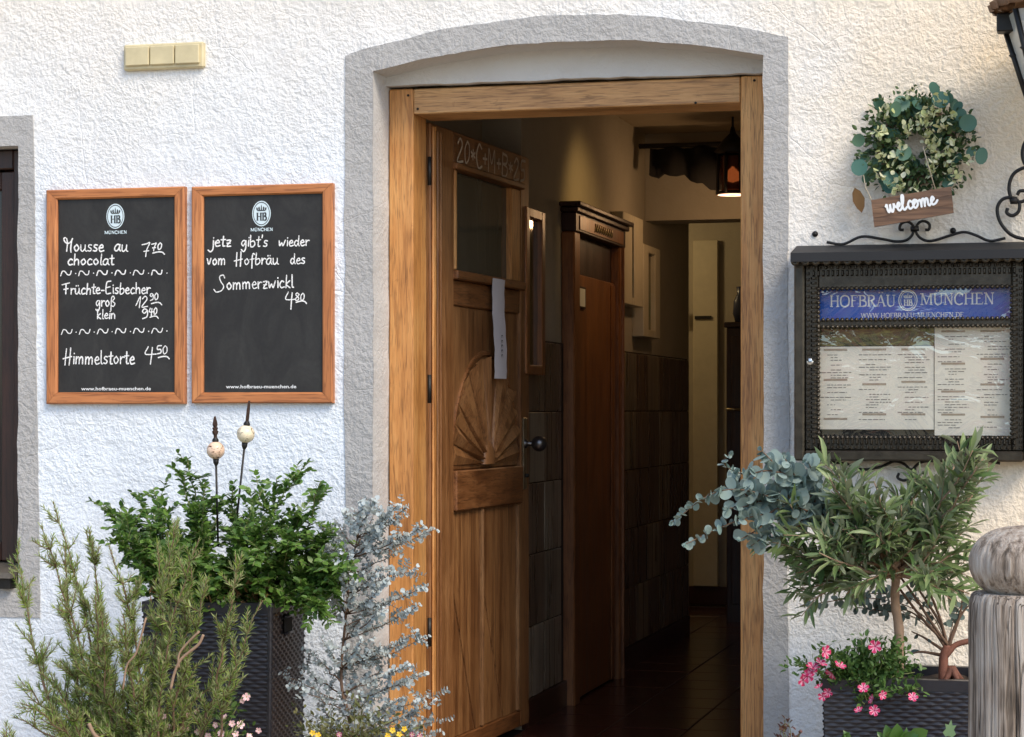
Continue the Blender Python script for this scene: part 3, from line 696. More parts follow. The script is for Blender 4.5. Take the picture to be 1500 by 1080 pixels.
# ------------------------------------------------------------------ handwriting and print
def cat_rom(pts, k=6):
    if len(pts) < 3: return [Vector(p) for p in pts]
    P_ = [Vector(p) for p in pts]; P_ = [P_[0] * 2 - P_[1]] + P_ + [P_[-1] * 2 - P_[-2]]; out = []
    for i in range(1, len(P_) - 2):
        for j in range(k):
            t = j / k; a, b, c, d = P_[i-1:i+3]
            out.append(.5 * ((2*b) + (c-a)*t + (2*a-5*b+4*c-d)*t*t + (-a+3*b-3*c+d)*t*t*t))
    out.append(P_[-2]); return out
LIFT = 0
def ribbon(mb, pts, w, f, mi=0):
    # pts: 2d Vectors, f maps (x, y) to world; w is the stroke width
    global LIFT
    n = len(pts); vs = []; LIFT = (LIFT + 1) % 12
    nr = (f(1, 0) - f(0, 0)).cross(f(0, 1) - f(0, 0)).normalized(); l0 = LIFT * .00004
    for i, p in enumerate(pts):
        t = (pts[min(i+1, n-1)] - pts[max(i-1, 0)]); t = t.normalized() if t.length > 1e-9 else Vector((1, 0))
        q = Vector((-t.y, t.x)) * w / 2; h_ = nr * (l0 + .00035 * i / n); vs += [f(*(p + q)) + h_, f(*(p - q)) + h_]
    mb.add(vs, [(2*i, 2*i+1, 2*i+3, 2*i+2) for i in range(n-1)], mi)
    for p in (pts[0], pts[-1]):
        mb.add([nr * (l0 + .0004 + (.0001 if p is pts[0] else 0)) + f(p.x + w/2*math.cos(a*math.pi/4), p.y + w/2*math.sin(a*math.pi/4)) for a in range(8)], [tuple(range(8))], mi)
G = {
'a': (.95, [[(.8,.85),(.45,1),(.1,.6),(.15,.1),(.5,.05),(.78,.6)],[(.8,.95),(.78,.3),(.98,.0)]]),
'b': (.9, [[(.12,1.8),(.12,.1),(.5,0),(.8,.4),(.6,.9),(.15,.75)]]),
'c': (.8, [[(.7,.85),(.4,1),(.08,.5),(.3,.02),(.75,.12)]]),
'd': (.95, [[(.75,.75),(.35,.95),(.08,.4),(.4,.0),(.75,.5)],[(.78,1.75),(.76,.4),(.92,0)]]),
'e': (.8, [[(.1,.5),(.65,.6),(.45,1),(.08,.55),(.3,0),(.8,.12)]]),
'f': (.7, [[(.75,1.6),(.5,1.75),(.35,1.2),(.3,-.6)],[(0,.8),(.65,.9)]]),
'g': (.9, [[(.75,.85),(.4,1),(.1,.55),(.35,.1),(.72,.7)],[(.76,.95),(.75,-.3),(.45,-.8),(.1,-.5)]]),
'h': (.9, [[(.12,1.8),(.12,0)],[(.12,.55),(.45,.95),(.72,.7),(.76,0)]]),
'i': (.35, [[(.15,.95),(.17,0)],[(.16,1.35),(.17,1.4)]]),
'j': (.45, [[(.3,.95),(.32,-.4),(.0,-.85),(-.35,-.6)],[(.3,1.35),(.31,1.4)]]),
'k': (.85, [[(.12,1.8),(.12,0)],[(.65,1.0),(.15,.5),(.75,0)]]),
'l': (.4, [[(.15,1.8),(.15,.2),(.35,0)]]),
'm': (1.35, [[(.1,.95),(.12,0)],[(.12,.6),(.38,.95),(.6,.7),(.62,0)],[(.62,.6),(.9,.95),(1.12,.7),(1.15,0)]]),
'n': (.9, [[(.1,.95),(.12,0)],[(.12,.6),(.45,.95),(.72,.7),(.76,0)]]),
'o': (.9, [[(.45,.98),(.1,.55),(.4,0),(.78,.45),(.45,.98)]]),
'r': (.7, [[(.1,.95),(.14,0)],[(.14,.55),(.4,.9),(.68,.85)]]),
's': (.75, [[(.65,.9),(.3,.95),(.2,.65),(.6,.35),(.45,.02),(.08,.08)]]),
't': (.65, [[(.3,1.6),(.3,.15),(.6,.05)],[(0,1.05),(.62,1.1)]]),
'u': (.95, [[(.1,.95),(.12,.2),(.4,0),(.72,.4)],[(.76,.95),(.76,.2),(.98,0)]]),
'v': (.8, [[(.05,.95),(.35,.02),(.7,1)]]),
'w': (1.2, [[(.05,.95),(.2,.05),(.5,.6),(.75,.05),(1.1,1)]]),
'z': (.8, [[(.1,.95),(.65,.95),(.15,.05),(.7,.02)],[(.15,.5),(.6,.52)]]),
'ß': (.95, [[(.1,-.7),(.2,1.3),(.5,1.75),(.75,1.35),(.4,.9),(.85,.5),(.6,.02),(.3,.1)]]),
"'": (.3, [[(.15,1.85),(.12,1.4)]]), '-': (.7, [[(.1,.55),(.55,.57)]]), ' ': (.7, []),
'ü': (.95, [[(.1,.95),(.12,.2),(.4,0),(.72,.4)],[(.76,.95),(.76,.2),(.98,0)],[(.25,1.35),(.26,1.4)],[(.6,1.37),(.61,1.42)]]),
'ä': (.95, [[(.8,.85),(.45,1),(.1,.6),(.15,.1),(.5,.05),(.78,.6)],[(.8,.95),(.78,.3),(.98,0)],[(.3,1.35),(.31,1.4)],[(.65,1.37),(.66,1.42)]]),
'M': (1.25, [[(.0,2.05),(-.2,1.9),(.0,1.45),(.5,1.2),(.95,1.5),(1.1,1.9)],[(.2,1.95),(.4,1.2),(.38,.0)],[(1.0,1.7),(.95,.6),(1.05,-.1)]]),
'F': (1.1, [[(-.3,1.55),(1.0,1.85)],[(.4,1.6),(.42,0)],[(.05,.75),(.8,.9)]]),
'E': (1.1, [[(.9,2.1),(.2,1.85),(.15,.1),(.95,.05)],[(.15,1.0),(.8,1.15)]]),
'H': (1.2, [[(.2,2.0),(.15,-.2)],[(.85,2.1),(.8,-.2)],[(-.2,.65),(1.1,.95)]]),
'S': (1.3, [[(1.2,1.7),(.95,2.15),(.4,1.9),(.6,1.2),(1.05,.5),(.7,-.1),(-.1,-.3),(-.5,.1)]]),
'C': (1.0, [[(.9,1.7),(.5,2),(.1,1),(.4,0),(.95,.2)]]),
'B': (1.05, [[(.1,2),(.1,0)],[(.1,1.95),(.8,1.8),(.75,1.2),(.12,1.05)],[(.12,1.05),(.9,.8),(.75,.1),(.1,.02)]]),
'N': (1.2, [[(.1,0),(.15,2),(.9,0),(.95,2)]]),
'K': (1.4, [[(.1,0),(.3,2),(.6,.9),(.95,2),(1.15,0)]]),
'0': (.9, [[(.45,1.9),(.1,1.2),(.25,.1),(.7,.5),(.75,1.5),(.45,1.9)]]),
'1': (.7, [[(0,.3),(.5,1.9),(.52,-.1)]]), '2': (1.0, [[(.15,1.5),(.5,1.95),(.8,1.4),(.1,.05),(.95,.15)]]),
'4': (1.0, [[(.3,1.7),(.08,.75),(1.05,.75)],[(.68,1.6),(.62,-.55)]]), '5': (.9, [[(.85,1.9),(.25,1.8),(.2,1.05),(.7,1.05),(.75,.3),(.15,.05)]]),
'7': (.95, [[(.0,1.45),(.5,1.6),(.85,1.75),(.5,.6),(.42,-.35)],[(.2,.45),(.75,.55)]]),
'8': (.9, [[(.75,1.6),(.4,1.95),(.15,1.5),(.75,.6),(.4,.0),(.1,.4),(.5,1.0),(.8,1.6)]]),
'9': (.9, [[(.75,1.5),(.35,1.8),(.1,1.3),(.4,.95),(.75,1.4),(.75,.3),(.2,-.1)]]),
'Q': (1.3, [[(.1,0),(.15,1.95),(.6,.7),(1.05,1.95),(1.1,0)]]),
'+': (.7, [[(.3,1.3),(.3,.5)],[(0,.9),(.6,.95)]]), '*': (.7, [[(.3,1.4),(.3,.6)],[(0,1.2),(.6,.8)],[(.05,.8),(.58,1.2)]]),
'~': (1.3, [[(.0,.0),(.15,.75),(.45,.7),(.75,.2),(1.05,.2),(1.15,.8)]]), '.': (.5, [[(.2,.35),(.22,.37)]]),
}
def glyphs(mb, text, origin, ex, ez, xh, width, wst, seed=0, wob=.05):
    """origin: baseline start; ex, ez: unit vectors; fitted to width"""
    rg = random.Random(seed); adv = sum(G[c][0] * 1.12 for c in text); sx = width / adv; x = 0
    for c in text:
        w, st = G[c]; dy = rg.uniform(-wob, wob); sl = rg.uniform(-wob, wob) + .04
        for s_ in st:
            pts = [Vector(((x + px + py * sl) * sx, (py + dy) * xh)) for px, py in s_]
            if len(pts) == 2: pts = [pts[0], (pts[0] + pts[1]) / 2 + Vector((rg.uniform(-.02, .02) * xh, 0)), pts[1]]
            ribbon(mb, cat_rom(pts, 5), wst * rg.uniform(.85, 1.15), lambda a, b: origin + ex * a + ez * b)
        x += w * 1.12
SER = {  # serif capitals: width, thick strokes, thin strokes, serif spots
'H': (.9, [[(.18,0),(.18,1)],[(.72,0),(.72,1)]], [[(.18,.52),(.72,.52)]], [(.18,0),(.18,1),(.72,0),(.72,1)]),
'O': (.9, [[(.45,1),(.16,.85),(.08,.5),(.16,.15),(.45,0),(.74,.15),(.82,.5),(.74,.85),(.45,1)]], [], []),
'F': (.7, [[(.18,0),(.18,1)]], [[(.18,.97),(.62,.97),(.62,.8)],[(.18,.53),(.48,.53)]], [(.18,0),(.18,1)]),
'B': (.75, [[(.18,0),(.18,1)],[(.4,.98),(.58,.88),(.58,.66),(.4,.54)],[(.4,.54),(.66,.42),(.66,.12),(.4,.02)]], [[(.18,.97),(.42,.97)],[(.18,.54),(.42,.54)],[(.18,.03),(.42,.03)]], [(.12,0),(.12,1)]),
'R': (.8, [[(.18,0),(.18,1)],[(.4,.98),(.6,.88),(.6,.64),(.4,.52)],[(.38,.52),(.72,0)]], [[(.18,.97),(.42,.97)],[(.18,.52),(.42,.52)]], [(.18,0),(.14,1),(.74,0)]),
'A': (.85, [[(.42,1),(.74,0)]], [[(.40,1),(.12,0)],[(.22,.35),(.62,.35)]], [(.1,0),(.76,0)]),
'U': (.85, [[(.18,1),(.18,.3),(.3,.05),(.48,0)]], [[(.48,.02),(.66,.1),(.7,.35),(.7,1)]], [(.18,1),(.7,1)]),
'M': (1.05, [[(.88,1),(.9,0)],[(.18,1),(.52,.05)]], [[(.16,1),(.14,0)],[(.52,.05),(.86,1)]], [(.14,0),(.9,0),(.12,1),(.92,1)]),
'N': (.9, [[(.18,1),(.72,0)]], [[(.18,0),(.18,1)],[(.72,0),(.72,1)]], [(.18,0),(.14,1),(.72,1)]),
'C': (.8, [[(.72,.85),(.45,1),(.16,.85),(.08,.5),(.16,.15),(.45,0),(.72,.12)]], [[(.72,.7),(.72,.95)]], []),
'E': (.75, [[(.18,0),(.18,1)]], [[(.18,.97),(.62,.97),(.62,.82)],[(.18,.53),(.5,.53)],[(.18,.03),(.66,.03),(.66,.2)]], [(.12,0),(.12,1)]),
'W': (1.15, [[(.1,1),(.34,0)],[(.58,1),(.82,0)]], [[(.34,0),(.56,1)],[(.82,0),(1.05,1)]], [(.1,1),(.58,1),(1.05,1)]),
'K': (.85, [[(.18,0),(.18,1)],[(.34,.55),(.74,0)]], [[(.2,.42),(.68,1)]], [(.18,0),(.18,1),(.74,0),(.68,1)]),
'D': (.85, [[(.18,0),(.18,1)],[(.4,.98),(.7,.8),(.76,.5),(.7,.2),(.4,.02)]], [[(.18,.97),(.42,.97)],[(.18,.03),(.42,.03)]], [(.12,0),(.12,1)]),
'.': (.35, [[(.16,.03),(.17,.1)]], [], []), '-': (.5, [], [[(.1,.42),(.4,.42)]], []), ' ': (.5, [], [], []),
}
SER['Ä'] = (SER['A'][0], SER['A'][1] + [[(.3,1.16),(.31,1.24)],[(.54,1.16),(.55,1.24)]], SER['A'][2], SER['A'][3])
SER['Ü'] = (SER['U'][0], SER['U'][1] + [[(.32,1.16),(.33,1.24)],[(.56,1.16),(.57,1.24)]], SER['U'][2], SER['U'][3])
def serif(mb, text, origin, ex, ez, h, width, thick=.13, thin=.06, mi=0):
    adv = sum(SER[c][0] for c in text); sx = width / adv; x = 0
    nr_ = ex.cross(ez).normalized(); cnt = [0]
    f = lambda a, b: origin + ex * a + ez * b + nr_ * (cnt[0] * .00003)
    for c in text:
        w, A, B, S = SER[c]; cnt[0] = 0
        for st, ww in ((A, thick), (B, thin)):
            for s_ in st:
                cnt[0] += 1
                pts = [Vector(((x + px) * sx, py * h)) for px, py in s_]
                n = len(pts); pts = cat_rom(pts, 4) if len(s_) > 3 and c not in 'MFE' else pts
                vs = []
                for i, p in enumerate(pts):
                    t = (pts[min(i+1, len(pts)-1)] - pts[max(i-1, 0)]).normalized(); q = Vector((-t.y, t.x)) * ww * h / 2; vs += [f(*(p+q)), f(*(p-q))]
                mb.add(vs, [(2*i, 2*i+1, 2*i+3, 2*i+2) for i in range(len(pts)-1)], mi)
        for (px, py) in S:
            cnt[0] += 1; y0 = 0 if py < .5 else h - thin * h
            a = (x + px) * sx; mb.add([f(a - .13*h, y0), f(a + .13*h, y0), f(a + .13*h, y0 + thin*h), f(a - .13*h, y0 + thin*h)], [(0,1,2,3)], mi)
        x += w
def font_text(mb, text, origin, ex, ez, h, width, mi=0, bold=.0):
    cu = bpy.data.curves.new('print', 'FONT'); cu.body = text; cu.size = 1; cu.offset = bold; cu.resolution_u = 2
    ob = bpy.data.objects.new('print', cu); C.objects.link(ob); dg = bpy.context.evaluated_depsgraph_get()
    me = ob.evaluated_get(dg).to_mesh(); xs = [v.co.x for v in me.vertices]; x0, x1 = min(xs), max(xs)
    sx = width / (x1 - x0); mb.add([origin + ex * ((v.co.x - x0) * sx) + ez * (v.co.y * h / .7) for v in me.vertices], [tuple(p.vertices) for p in me.polygons], mi)
    ob.evaluated_get(dg).to_mesh_clear(); bpy.data.objects.remove(ob); bpy.data.curves.remove(cu)
EX, EZ = Vector((1, 0, 0)), Vector((0, 0, 1))
def disc(mb, c, rx, rz, mi=0, n=28, r0=0):
    o = [c + EX * rx * math.cos(2*math.pi*i/n) + EZ * rz * math.sin(2*math.pi*i/n) for i in range(n)]
    if not r0: mb.add(o, [tuple(range(n))], mi)
    else:
        q = [c + (p - c) * r0 for p in o]; mb.add(o + q, [(i, (i+1)%n, n+(i+1)%n, n+i) for i in range(n)], mi)
def emblem(mb, c, rx, rz, paper, ink, y=.0006, ring=True):
    """round crowned monogram"""
    if paper is not None: disc(mb, c, rx, rz, paper)
    off = Vector((0, -y, 0)); disc(mb, c + off, rx * .90, rz * .91, ink, 28, .93)
    s = rz; k = c + off
    serif(mb, 'HB', k + EX * (-.42*s) + EZ * (-.55*s), EX, EZ, .62*s, .86*s, .2, .08, ink)
    for i in range(5):
        k = k + Vector((0, -.00004, 0)); a = (i - 2) * .17 * s; b = .42*s + .05*s*(2 - abs(i-2))
        mb.add([k + EX*(a-.05*s) + EZ*.26*s, k + EX*(a+.05*s) + EZ*.26*s, k + EX*(a+.10*s*(1 if i>2 else .4)) + EZ*b, k + EX*(a-.10*s*(1 if i<2 else .4)) + EZ*b], [(0,1,2,3)], ink)
        disc(mb, k + EX * a * 1.1 + EZ * (b + .03*s), .045*s, .045*s, ink, 8)
    mb.add([k + EX*-.32*s + EZ*.20*s, k + EX*.32*s + EZ*.20*s, k + EX*.34*s + EZ*.28*s, k + EX*-.34*s + EZ*.28*s], [(0,1,2,3)], ink)
    mb.add([k + EX*-.02*s + EZ*.5*s, k + EX*.02*s + EZ*.5*s, k + EX*.02*s + EZ*.68*s, k + EX*-.02*s + EZ*.68*s], [(0,1,2,3)], ink)

# ------------------------------------------------------------------ chalkboards
def chalkboard(u0, v0, u1, v1, inn, label, lines, u_logo, v_logo, url):
    yb = -.022; a, b = U(u0, v1, yb), U(u1, v0, yb); ia, ib = U(inn[0], inn[3], yb), U(inn[2], inn[1], yb)
    t = thing('chalkboard', (a.x, 0, a.z), label, 'chalkboard', 'chalkboards left of the door')
    O = [Vector((a.x, 0, a.z)), Vector((b.x, 0, a.z)), Vector((b.x, 0, b.z)), Vector((a.x, 0, b.z))]
    I = [Vector((ia.x, 0, ia.z)), Vector((ib.x, 0, ia.z)), Vector((ib.x, 0, ib.z)), Vector((ia.x, 0, ib.z))]
    for k in range(4):
        o0, o1, i1, i0 = O[k], O[(k+1)%4], I[(k+1)%4], I[k]; w = MB(); g = (o1 - o0).normalized() * .0006
        lv = [(0, yb + .004), (.12, yb), (.85, yb + .001), (1, yb + .007)]
        vs = []
        for f_, y in lv:
            p, q = o0.lerp(i0, f_) + g, o1.lerp(i1, f_) - g; vs += [(p.x, y, p.z), (q.x, y, q.z)]
        vs += [(i0.x, -.004, i0.z), (i1.x, -.004, i1.z), (o0.x, .004, o0.z), (o1.x, .004, o1.z)]
        fs = [(0,1,3,2), (2,3,5,4), (4,5,7,6), (6,7,9,8), (10,11,1,0), (0,2,4,6,8,10), (1,11,9,7,5,3)]
        w.add(vs, fs); w.build('frame_side', M_boardx if k % 2 == 0 else M_board, t)
    w = MB(); w.box((ia.x - .004, -.010, ia.z - .004), (ib.x + .004, -.002, ib.z + .004)); sl = w.build('slate', M_slate, t)
    for i, (txt, ua, va, ub, vb, xh, st) in enumerate(lines):
        w = MB()
        p, q = U(ua, va, -.0108), U(ub, vb, -.0108); ex = (q - p); wd = ex.length; ex.normalize(); ez = Vector((-ex.z, 0, ex.x)); k_ = wd / (ub - ua)
        if txt == '_': ribbon(w, cat_rom([Vector((0, 0)), Vector((wd*.45, .0035)), Vector((wd*.8, .0025)), Vector((wd, -.004))]), st * k_, lambda a_, b_: p + EX*a_ + EZ*b_)
        else: glyphs(w, txt, p, ex, ez, xh * k_, wd, st * k_ * .82, i + int(u0))
        w.build('chalk_writing', M_chalk, sl)
    w = MB(); c = U(u_logo, v_logo, -.0106); emblem(w, c, .0305, .0395, 0, 1)
    for i in (-1, 1): pass
    p, q = U(u_logo - 16, v_logo + 26, -.0106), U(u_logo + 17, v_logo + 26, -.0106); serif(w, 'MÜNCHEN', p, EX, EZ, .0095, (q - p).x, .24, .14, 0)
    w.build('emblem', [M_logo, M_ink], sl)
    w = MB(); p, q = U(url[0], url[2], -.0106), U(url[1], url[2], -.0106); font_text(w, 'www.hofbraeu-muenchen.de', p, EX, EZ, .0105, (q - p).x, 0, .012); w.build('web_address', M_print, sl)
tilde = '~.~.~.~.~.~.'
chalkboard(67, 273, 270, 592, (83, 288, 254, 575), 'left chalkboard in an orange wood frame listing mousse, fruit sundaes and a cake', [
    ('Mousse', 94, 368, 153, 368, 9, 2.2), ('au', 167, 368, 188, 368, 9, 2.2), ('7', 208, 373, 222, 373, 9, 2.0), ('70', 222, 366, 238, 366, 5, 1.9), ('_', 224, 371, 241, 371, 0, 1.8),
    ('chocolat', 99, 388, 168, 388, 8, 2.2), (tilde, 89, 404, 249, 403, 8, 1.9),
    ('Früchte-Eisbecher', 93, 431, 221, 430, 8, 2.1), ('groß', 140, 449, 170, 449, 8, 1.9), ('12', 199, 450, 218, 450, 7.6, 2.0), ('90', 219, 440, 233, 440, 5, 1.8), ('_', 222, 445, 237, 444, 0, 1.7),
    ('klein', 142, 467, 170, 467, 7, 2.0), ('9', 207, 466, 218, 466, 7, 2.0), ('40', 218, 461, 231, 461, 5, 1.8), ('_', 220, 465, 232, 464, 0, 1.6),
    (tilde, 90, 490, 249, 488, 8, 1.9), ('Himmelstorte', 94, 533, 198, 533, 10, 2.2), ('4', 211, 527, 229, 527, 10.5, 2.2), ('50', 229, 519, 247, 519, 6, 1.9), ('_', 232, 524, 248, 524, 0, 1.8)], 169, 317, (119, 221, 572))
chalkboard(280, 268, 487, 591, (297, 283, 471, 575), 'right chalkboard in an orange wood frame announcing a summer beer', [
    ('jetz', 309, 361, 340, 361, 8.5, 2.1), ("gibt's", 353, 361, 393, 361, 8.5, 2.1), ('wieder', 408, 361, 454, 360, 8, 2.1),
    ('vom', 303, 388, 332, 388, 8.5, 2.1), ('Hofbräu', 345, 388, 409, 387, 8.5, 2.1), ('des', 425, 387, 448, 386, 8, 2.1),
    ('Sommerzwickl', 318, 425, 431, 421, 9.5, 2.1), ('4', 417, 447, 434, 447, 10.5, 2.1), ('80', 432, 441, 447, 441, 5.5, 1.9), ('_', 434, 443, 449, 444, 0, 1.8)], 383, 313, (331, 434, 569))
# chalk blessing on the head of the open door
w = MB(); t0, t1 = leaf_t(668)[0], leaf_t(769)[0]; zb0 = leaf_z(668, 236); zt0 = leaf_z(668, 200); hh = (zt0 - zb0) / 2
glyphs(w, '20*C+Q+B*25', lp(t0, .0012, zb0), (lp(t1, 0, 0) - lp(t0, 0, 0)).normalized(), EZ, hh * 1.0, t1 - t0, .008, 3, .04)
M_faint = mat('faint_chalk', (.62, .54, .46), .95); w.build('chalk_blessing', M_faint, leaf)
w = MB()
for i in range(5): glyphs(w, 'n', lp(sum(ps)/2 - .012, .033, leaf_z(722, 495 + i * 7)) , ed, EZ, .008, .022, .003, i)
w.build('print', M_ink, po)
w = MB(); glyphs(w, 'wc', UX(845, 439, X0 + .0226) + Vector((0, -.03, 0)), Vector((0, 1, 0)), EZ, .018, .075, .006, 2); w.build('lettering', M_ink, sg)

# ------------------------------------------------------------------ menu case
yc = -.095
c0, c1 = U(1163, 675, yc), U(1518, 366, yc)
case = thing('menu_case', (c0.x, 0, c0.z), 'dark bronze glazed menu case with beaded frame and blue banner right of the door', 'menu case')
ia, ib = U(1178, 660, yc), U(1500, 382, yc); ja, jb = U(1198, 641, yc), U(1482, 419, yc)
def ringbox(mb, A, B, y0, y1, bev=.003):
    (ax, az, bx, bz), (cx, cz, dx, dz) = A, B
    mb.box((ax, y0, az), (cx, y1, bz), bev=bev); mb.box((dx, y0, az), (bx, y1, bz), bev=bev)
    mb.box((cx, y0 + .0004, az), (dx, y1, cz), bev=bev); mb.box((cx, y0 + .0004, dz), (dx, y1, bz), bev=bev)
w = MB(); ringbox(w, (c0.x, c0.z, c1.x, c1.z), (ia.x, ia.z, ib.x, ib.z), yc, 0, .005); w.build('case_frame', M_bronze, case)
w = MB(); ringbox(w, (ia.x + .001, ia.z + .001, ib.x - .001, ib.z - .001), (ja.x, ja.z, jb.x, jb.z), yc + .012, -.03); w.build('door_frame', M_bronze, case)
w = MB(); w.box((ia.x, -.03, ia.z), (ib.x, -.004, ib.z)); w.build('back_panel', M_iron, case)
# ribs and beads on the little door's frame
w = MB()
def bead(x, z, hx, hz, y): # low pyramid-like rib
    w.add([(x-hx, y, z-hz), (x+hx, y, z-hz), (x+hx, y, z+hz), (x-hx, y, z+hz), (x-hx*.35, y-.009, z-hz*.6), (x+hx*.35, y-.009, z-hz*.6), (x+hx*.35, y-.009, z+hz*.6), (x-hx*.35, y-.009, z+hz*.6)],
          [(0,1,5,4), (1,2,6,5), (2,3,7,6), (3,0,4,7), (4,5,6,7)])
y_ = yc + .0118
for (ins, hl, hw, pitch) in ((.010, .0045, .0045, .0165), (.026, .009, .0040, .0135)):
    xa_, xb_, za, zb_ = ia.x + ins, ib.x - ins, ia.z + ins, ib.z - ins
    nx = int((xb_ - xa_) / pitch); nz = int((zb_ - za) / pitch)
    for i in range(nx + 1):
        x = xa_ + (xb_ - xa_) * i / nx
        for z in (za, zb_): bead(x, z, hw, hl, y_)
    for i in range(1, nz):
        z = za + (zb_ - za) * i / nz
        for x in (xa_, xb_): bead(x, z, hl, hw, y_)
xa_, xb_, za, zb_ = ja.x, jb.x, ja.z, jb.z
def scal(x, z, r):  # scalloped lip round the opening
    w.lathe([(r, 0), (r * .6, .004), (0, .0055)], (x, y_, z), 8, 0, Matrix.Rotation(R(90), 4, 'X'))
zmid = U(1300, 474, yc).z
for i in range(41):
    x = xa_ + (xb_ - xa_) * i / 40
    for z in (za, zb_, zmid + .012, zmid - .008): scal(x, z, .0062)
for i in range(1, 32):
    z = za + (zb_ - za) * i / 32
    for x in (xa_, xb_): scal(x, z, .0062)
w.build('beading', M_bronze, case, 'stuff')
w = MB(); w.box((xa_, yc + .016, zmid - .008), (xb_, -.03, zmid + .012), bev=.002); w.build('crossbar', M_bronze, case)
# hood
h0, h1 = U(1158, 390, -.14), U(1530, 362, -.14)
w = MB(); w.prism([Vector((h0.x, 0, c1.z + .03)), Vector((h0.x, -.142, h1.z - .004)), Vector((h0.x, -.142, h0.z + .012)), Vector((h0.x, -.13, h0.z + .012)), Vector((h0.x, -.13, h1.z - .02)), Vector((h0.x, 0, c1.z + .01))], (h1.x - h0.x, 0, 0)); hood = w.build('hood', painted('black_hood', (.008, .008, .009), .6, .2, 20, .08, 0), case)
w = MB(); nn = 24
for i in range(nn):
    x = h0.x + .012 + (h1.x - h0.x - .024) * i / (nn - 1); w.lathe([(.0125, 0), (.011, .004), (.005, .0045), (0, .002)], (x, -.1305, h0.z + .013), 12, 0, Matrix.Rotation(R(90), 4, 'X'))
w.build('scallops', M_bronze, hood, 'stuff')
# banner with lettering
by = -.046
b0, b1 = U(1196, 472, by), U(1486, 416, by)
M_blue2 = painted('banner_blue', (.012, .10, .50), .35, .15, 5, 0); w = MB(); w.box((b0.x, by, b0.z), (b1.x, by + .004, b1.z)); ban = w.build('banner', M_blue2, case)
w = MB(); p, q = U(1215, 450, by - .0008), U(1312, 449, by - .0008); hgt = (450 - 433) * 2.0e-3 * .97
serif(w, 'HOFBRÄU', p, EX, EZ, hgt, (q - p).x, .13, .07); p, q = U(1348, 447, by - .0008), U(1457, 445, by - .0008); serif(w, 'MÜNCHEN', p, EX, EZ, hgt, (q - p).x, .13, .07)
p, q = U(1261, 466, by - .0008), U(1412, 463, by - .0008); serif(w, 'WWW.HOFBRAEU-MUENCHEN.DE', p, EX, EZ, .0135, (q - p).x, .15, .09)
c = U(1330, 440, by - .0008); emblem(w, c, .0235, .0285, None, 0); disc(w, c, .027, .031, 0, 28, .9); w.build('lettering', M_print, ban)
# menu sheets
M_sheet = painted('menu_paper', (.78, .75, .68), .7, .06, 4, 0); M_grey2 = mat('menu_print', (.20, .19, .18), .8); M_head = mat('menu_heading', (.36, .30, .24), .8); M_olive = mat('olive_landscape', (.10, .10, .03), .5)
L(M_olive, ramp(M_olive, noi(M_olive, coords(M_olive, (3, 1, 9)), 9, 5, .6, 1), [(.35, (.035, .035, .014)), (.52, (.12, .11, .03)), (.68, (.26, .28, .07))]), P(M_olive).inputs['Base Color'])
rm = random.Random(11)
def sheet(u0, v0, u1, v1, y, name, cols, rows, top=0):
    a, b = U(u0, v1, y), U(u1, v0, y); w = MB(); w.box((a.x, y, a.z), (b.x, y + .0015, b.z)); s_ = w.build(name, M_sheet, case)
    w = MB(); yy = y - .0006
    for c_ in range(cols):
        x0 = a.x + (b.x - a.x) * (c_ + .08) / cols; x1 = a.x + (b.x - a.x) * (c_ + .92) / cols; z = b.z - .012 - top
        k = 0
        while z > a.z + .02:
            if k % rows == 0:
                w.add([(x0 + .01, yy, z), (x1 - .015, yy, z), (x1 - .015, yy, z + .006), (x0 + .01, yy, z + .006)], [(0,1,2,3)], 1); z -= .013
            else:
                x = x0 + rm.choice((0, .02, .03)); e = x1 - rm.uniform(0, .05)
                while x < e:
                    l = rm.uniform(.005, .018); w.add([(x, yy, z), (min(x + l, e), yy, z), (min(x + l, e), yy, z + .0022), (x, yy, z + .0022)], [(0,1,2,3)], 0); x += l + .003
                z -= rm.choice((.0075, .0075, .014))
            k += 1
    w.build('menu_text', [M_grey2, M_head], s_); return s_
sheet(1197, 507, 1368, 629, by, 'menu_sheet', 3, 9)
a, b = U(1197, 508, by + .002), U(1368, 478, by + .002); w = MB(); w.box((a.x, by + .001, a.z + .002), (b.x, by + .004, b.z)); w.build('landscape_picture', M_olive, case)
sheet(1369, 478, 1484, 638, by - .003, 'menu_sheet', 2, 8, .004)
# clear, creased plastic film in front of the sheets
M_film = bpy.data.materials.new('creased_clear_film'); M_film.use_nodes = True; nt = M_film.node_tree; nt.nodes.clear()
out = nt.nodes.new('ShaderNodeOutputMaterial'); gl = nt.nodes.new('ShaderNodeBsdfGlossy'); gl.inputs['Roughness'].default_value = .05; gl.inputs['Color'].default_value = (1, .97, .86, 1)
tr = nt.nodes.new('ShaderNodeBsdfTransparent'); mx = nt.nodes.new('ShaderNodeMixShader'); tr.inputs[0].default_value = (.97, .97, .95, 1)
nz = noi(M_film, coords(M_film, (1, 1, 1.2)), 6, 4, .55, .8); bm = nt.nodes.new('ShaderNodeBump'); bm.inputs['Strength'].default_value = 1; bm.inputs['Distance'].default_value = .0035
L(M_film, nz, bm.inputs['Height']); L(M_film, bm.outputs[0], gl.inputs['Normal'])
fz = nt.nodes.new('ShaderNodeLayerWeight'); fz.inputs[0].default_value = .35; L(M_film, bm.outputs[0], fz.inputs['Normal'])
L(M_film, mth(M_film, 'ADD', mth(M_film, 'MULTIPLY', fz.outputs[0], .4), .12), mx.inputs[0]); L(M_film, tr.outputs[0], mx.inputs[1]); L(M_film, gl.outputs[0], mx.inputs[2]); L(M_film, mx.outputs[0], out.inputs[0])
w = MB(); gx, gz = 40, 32
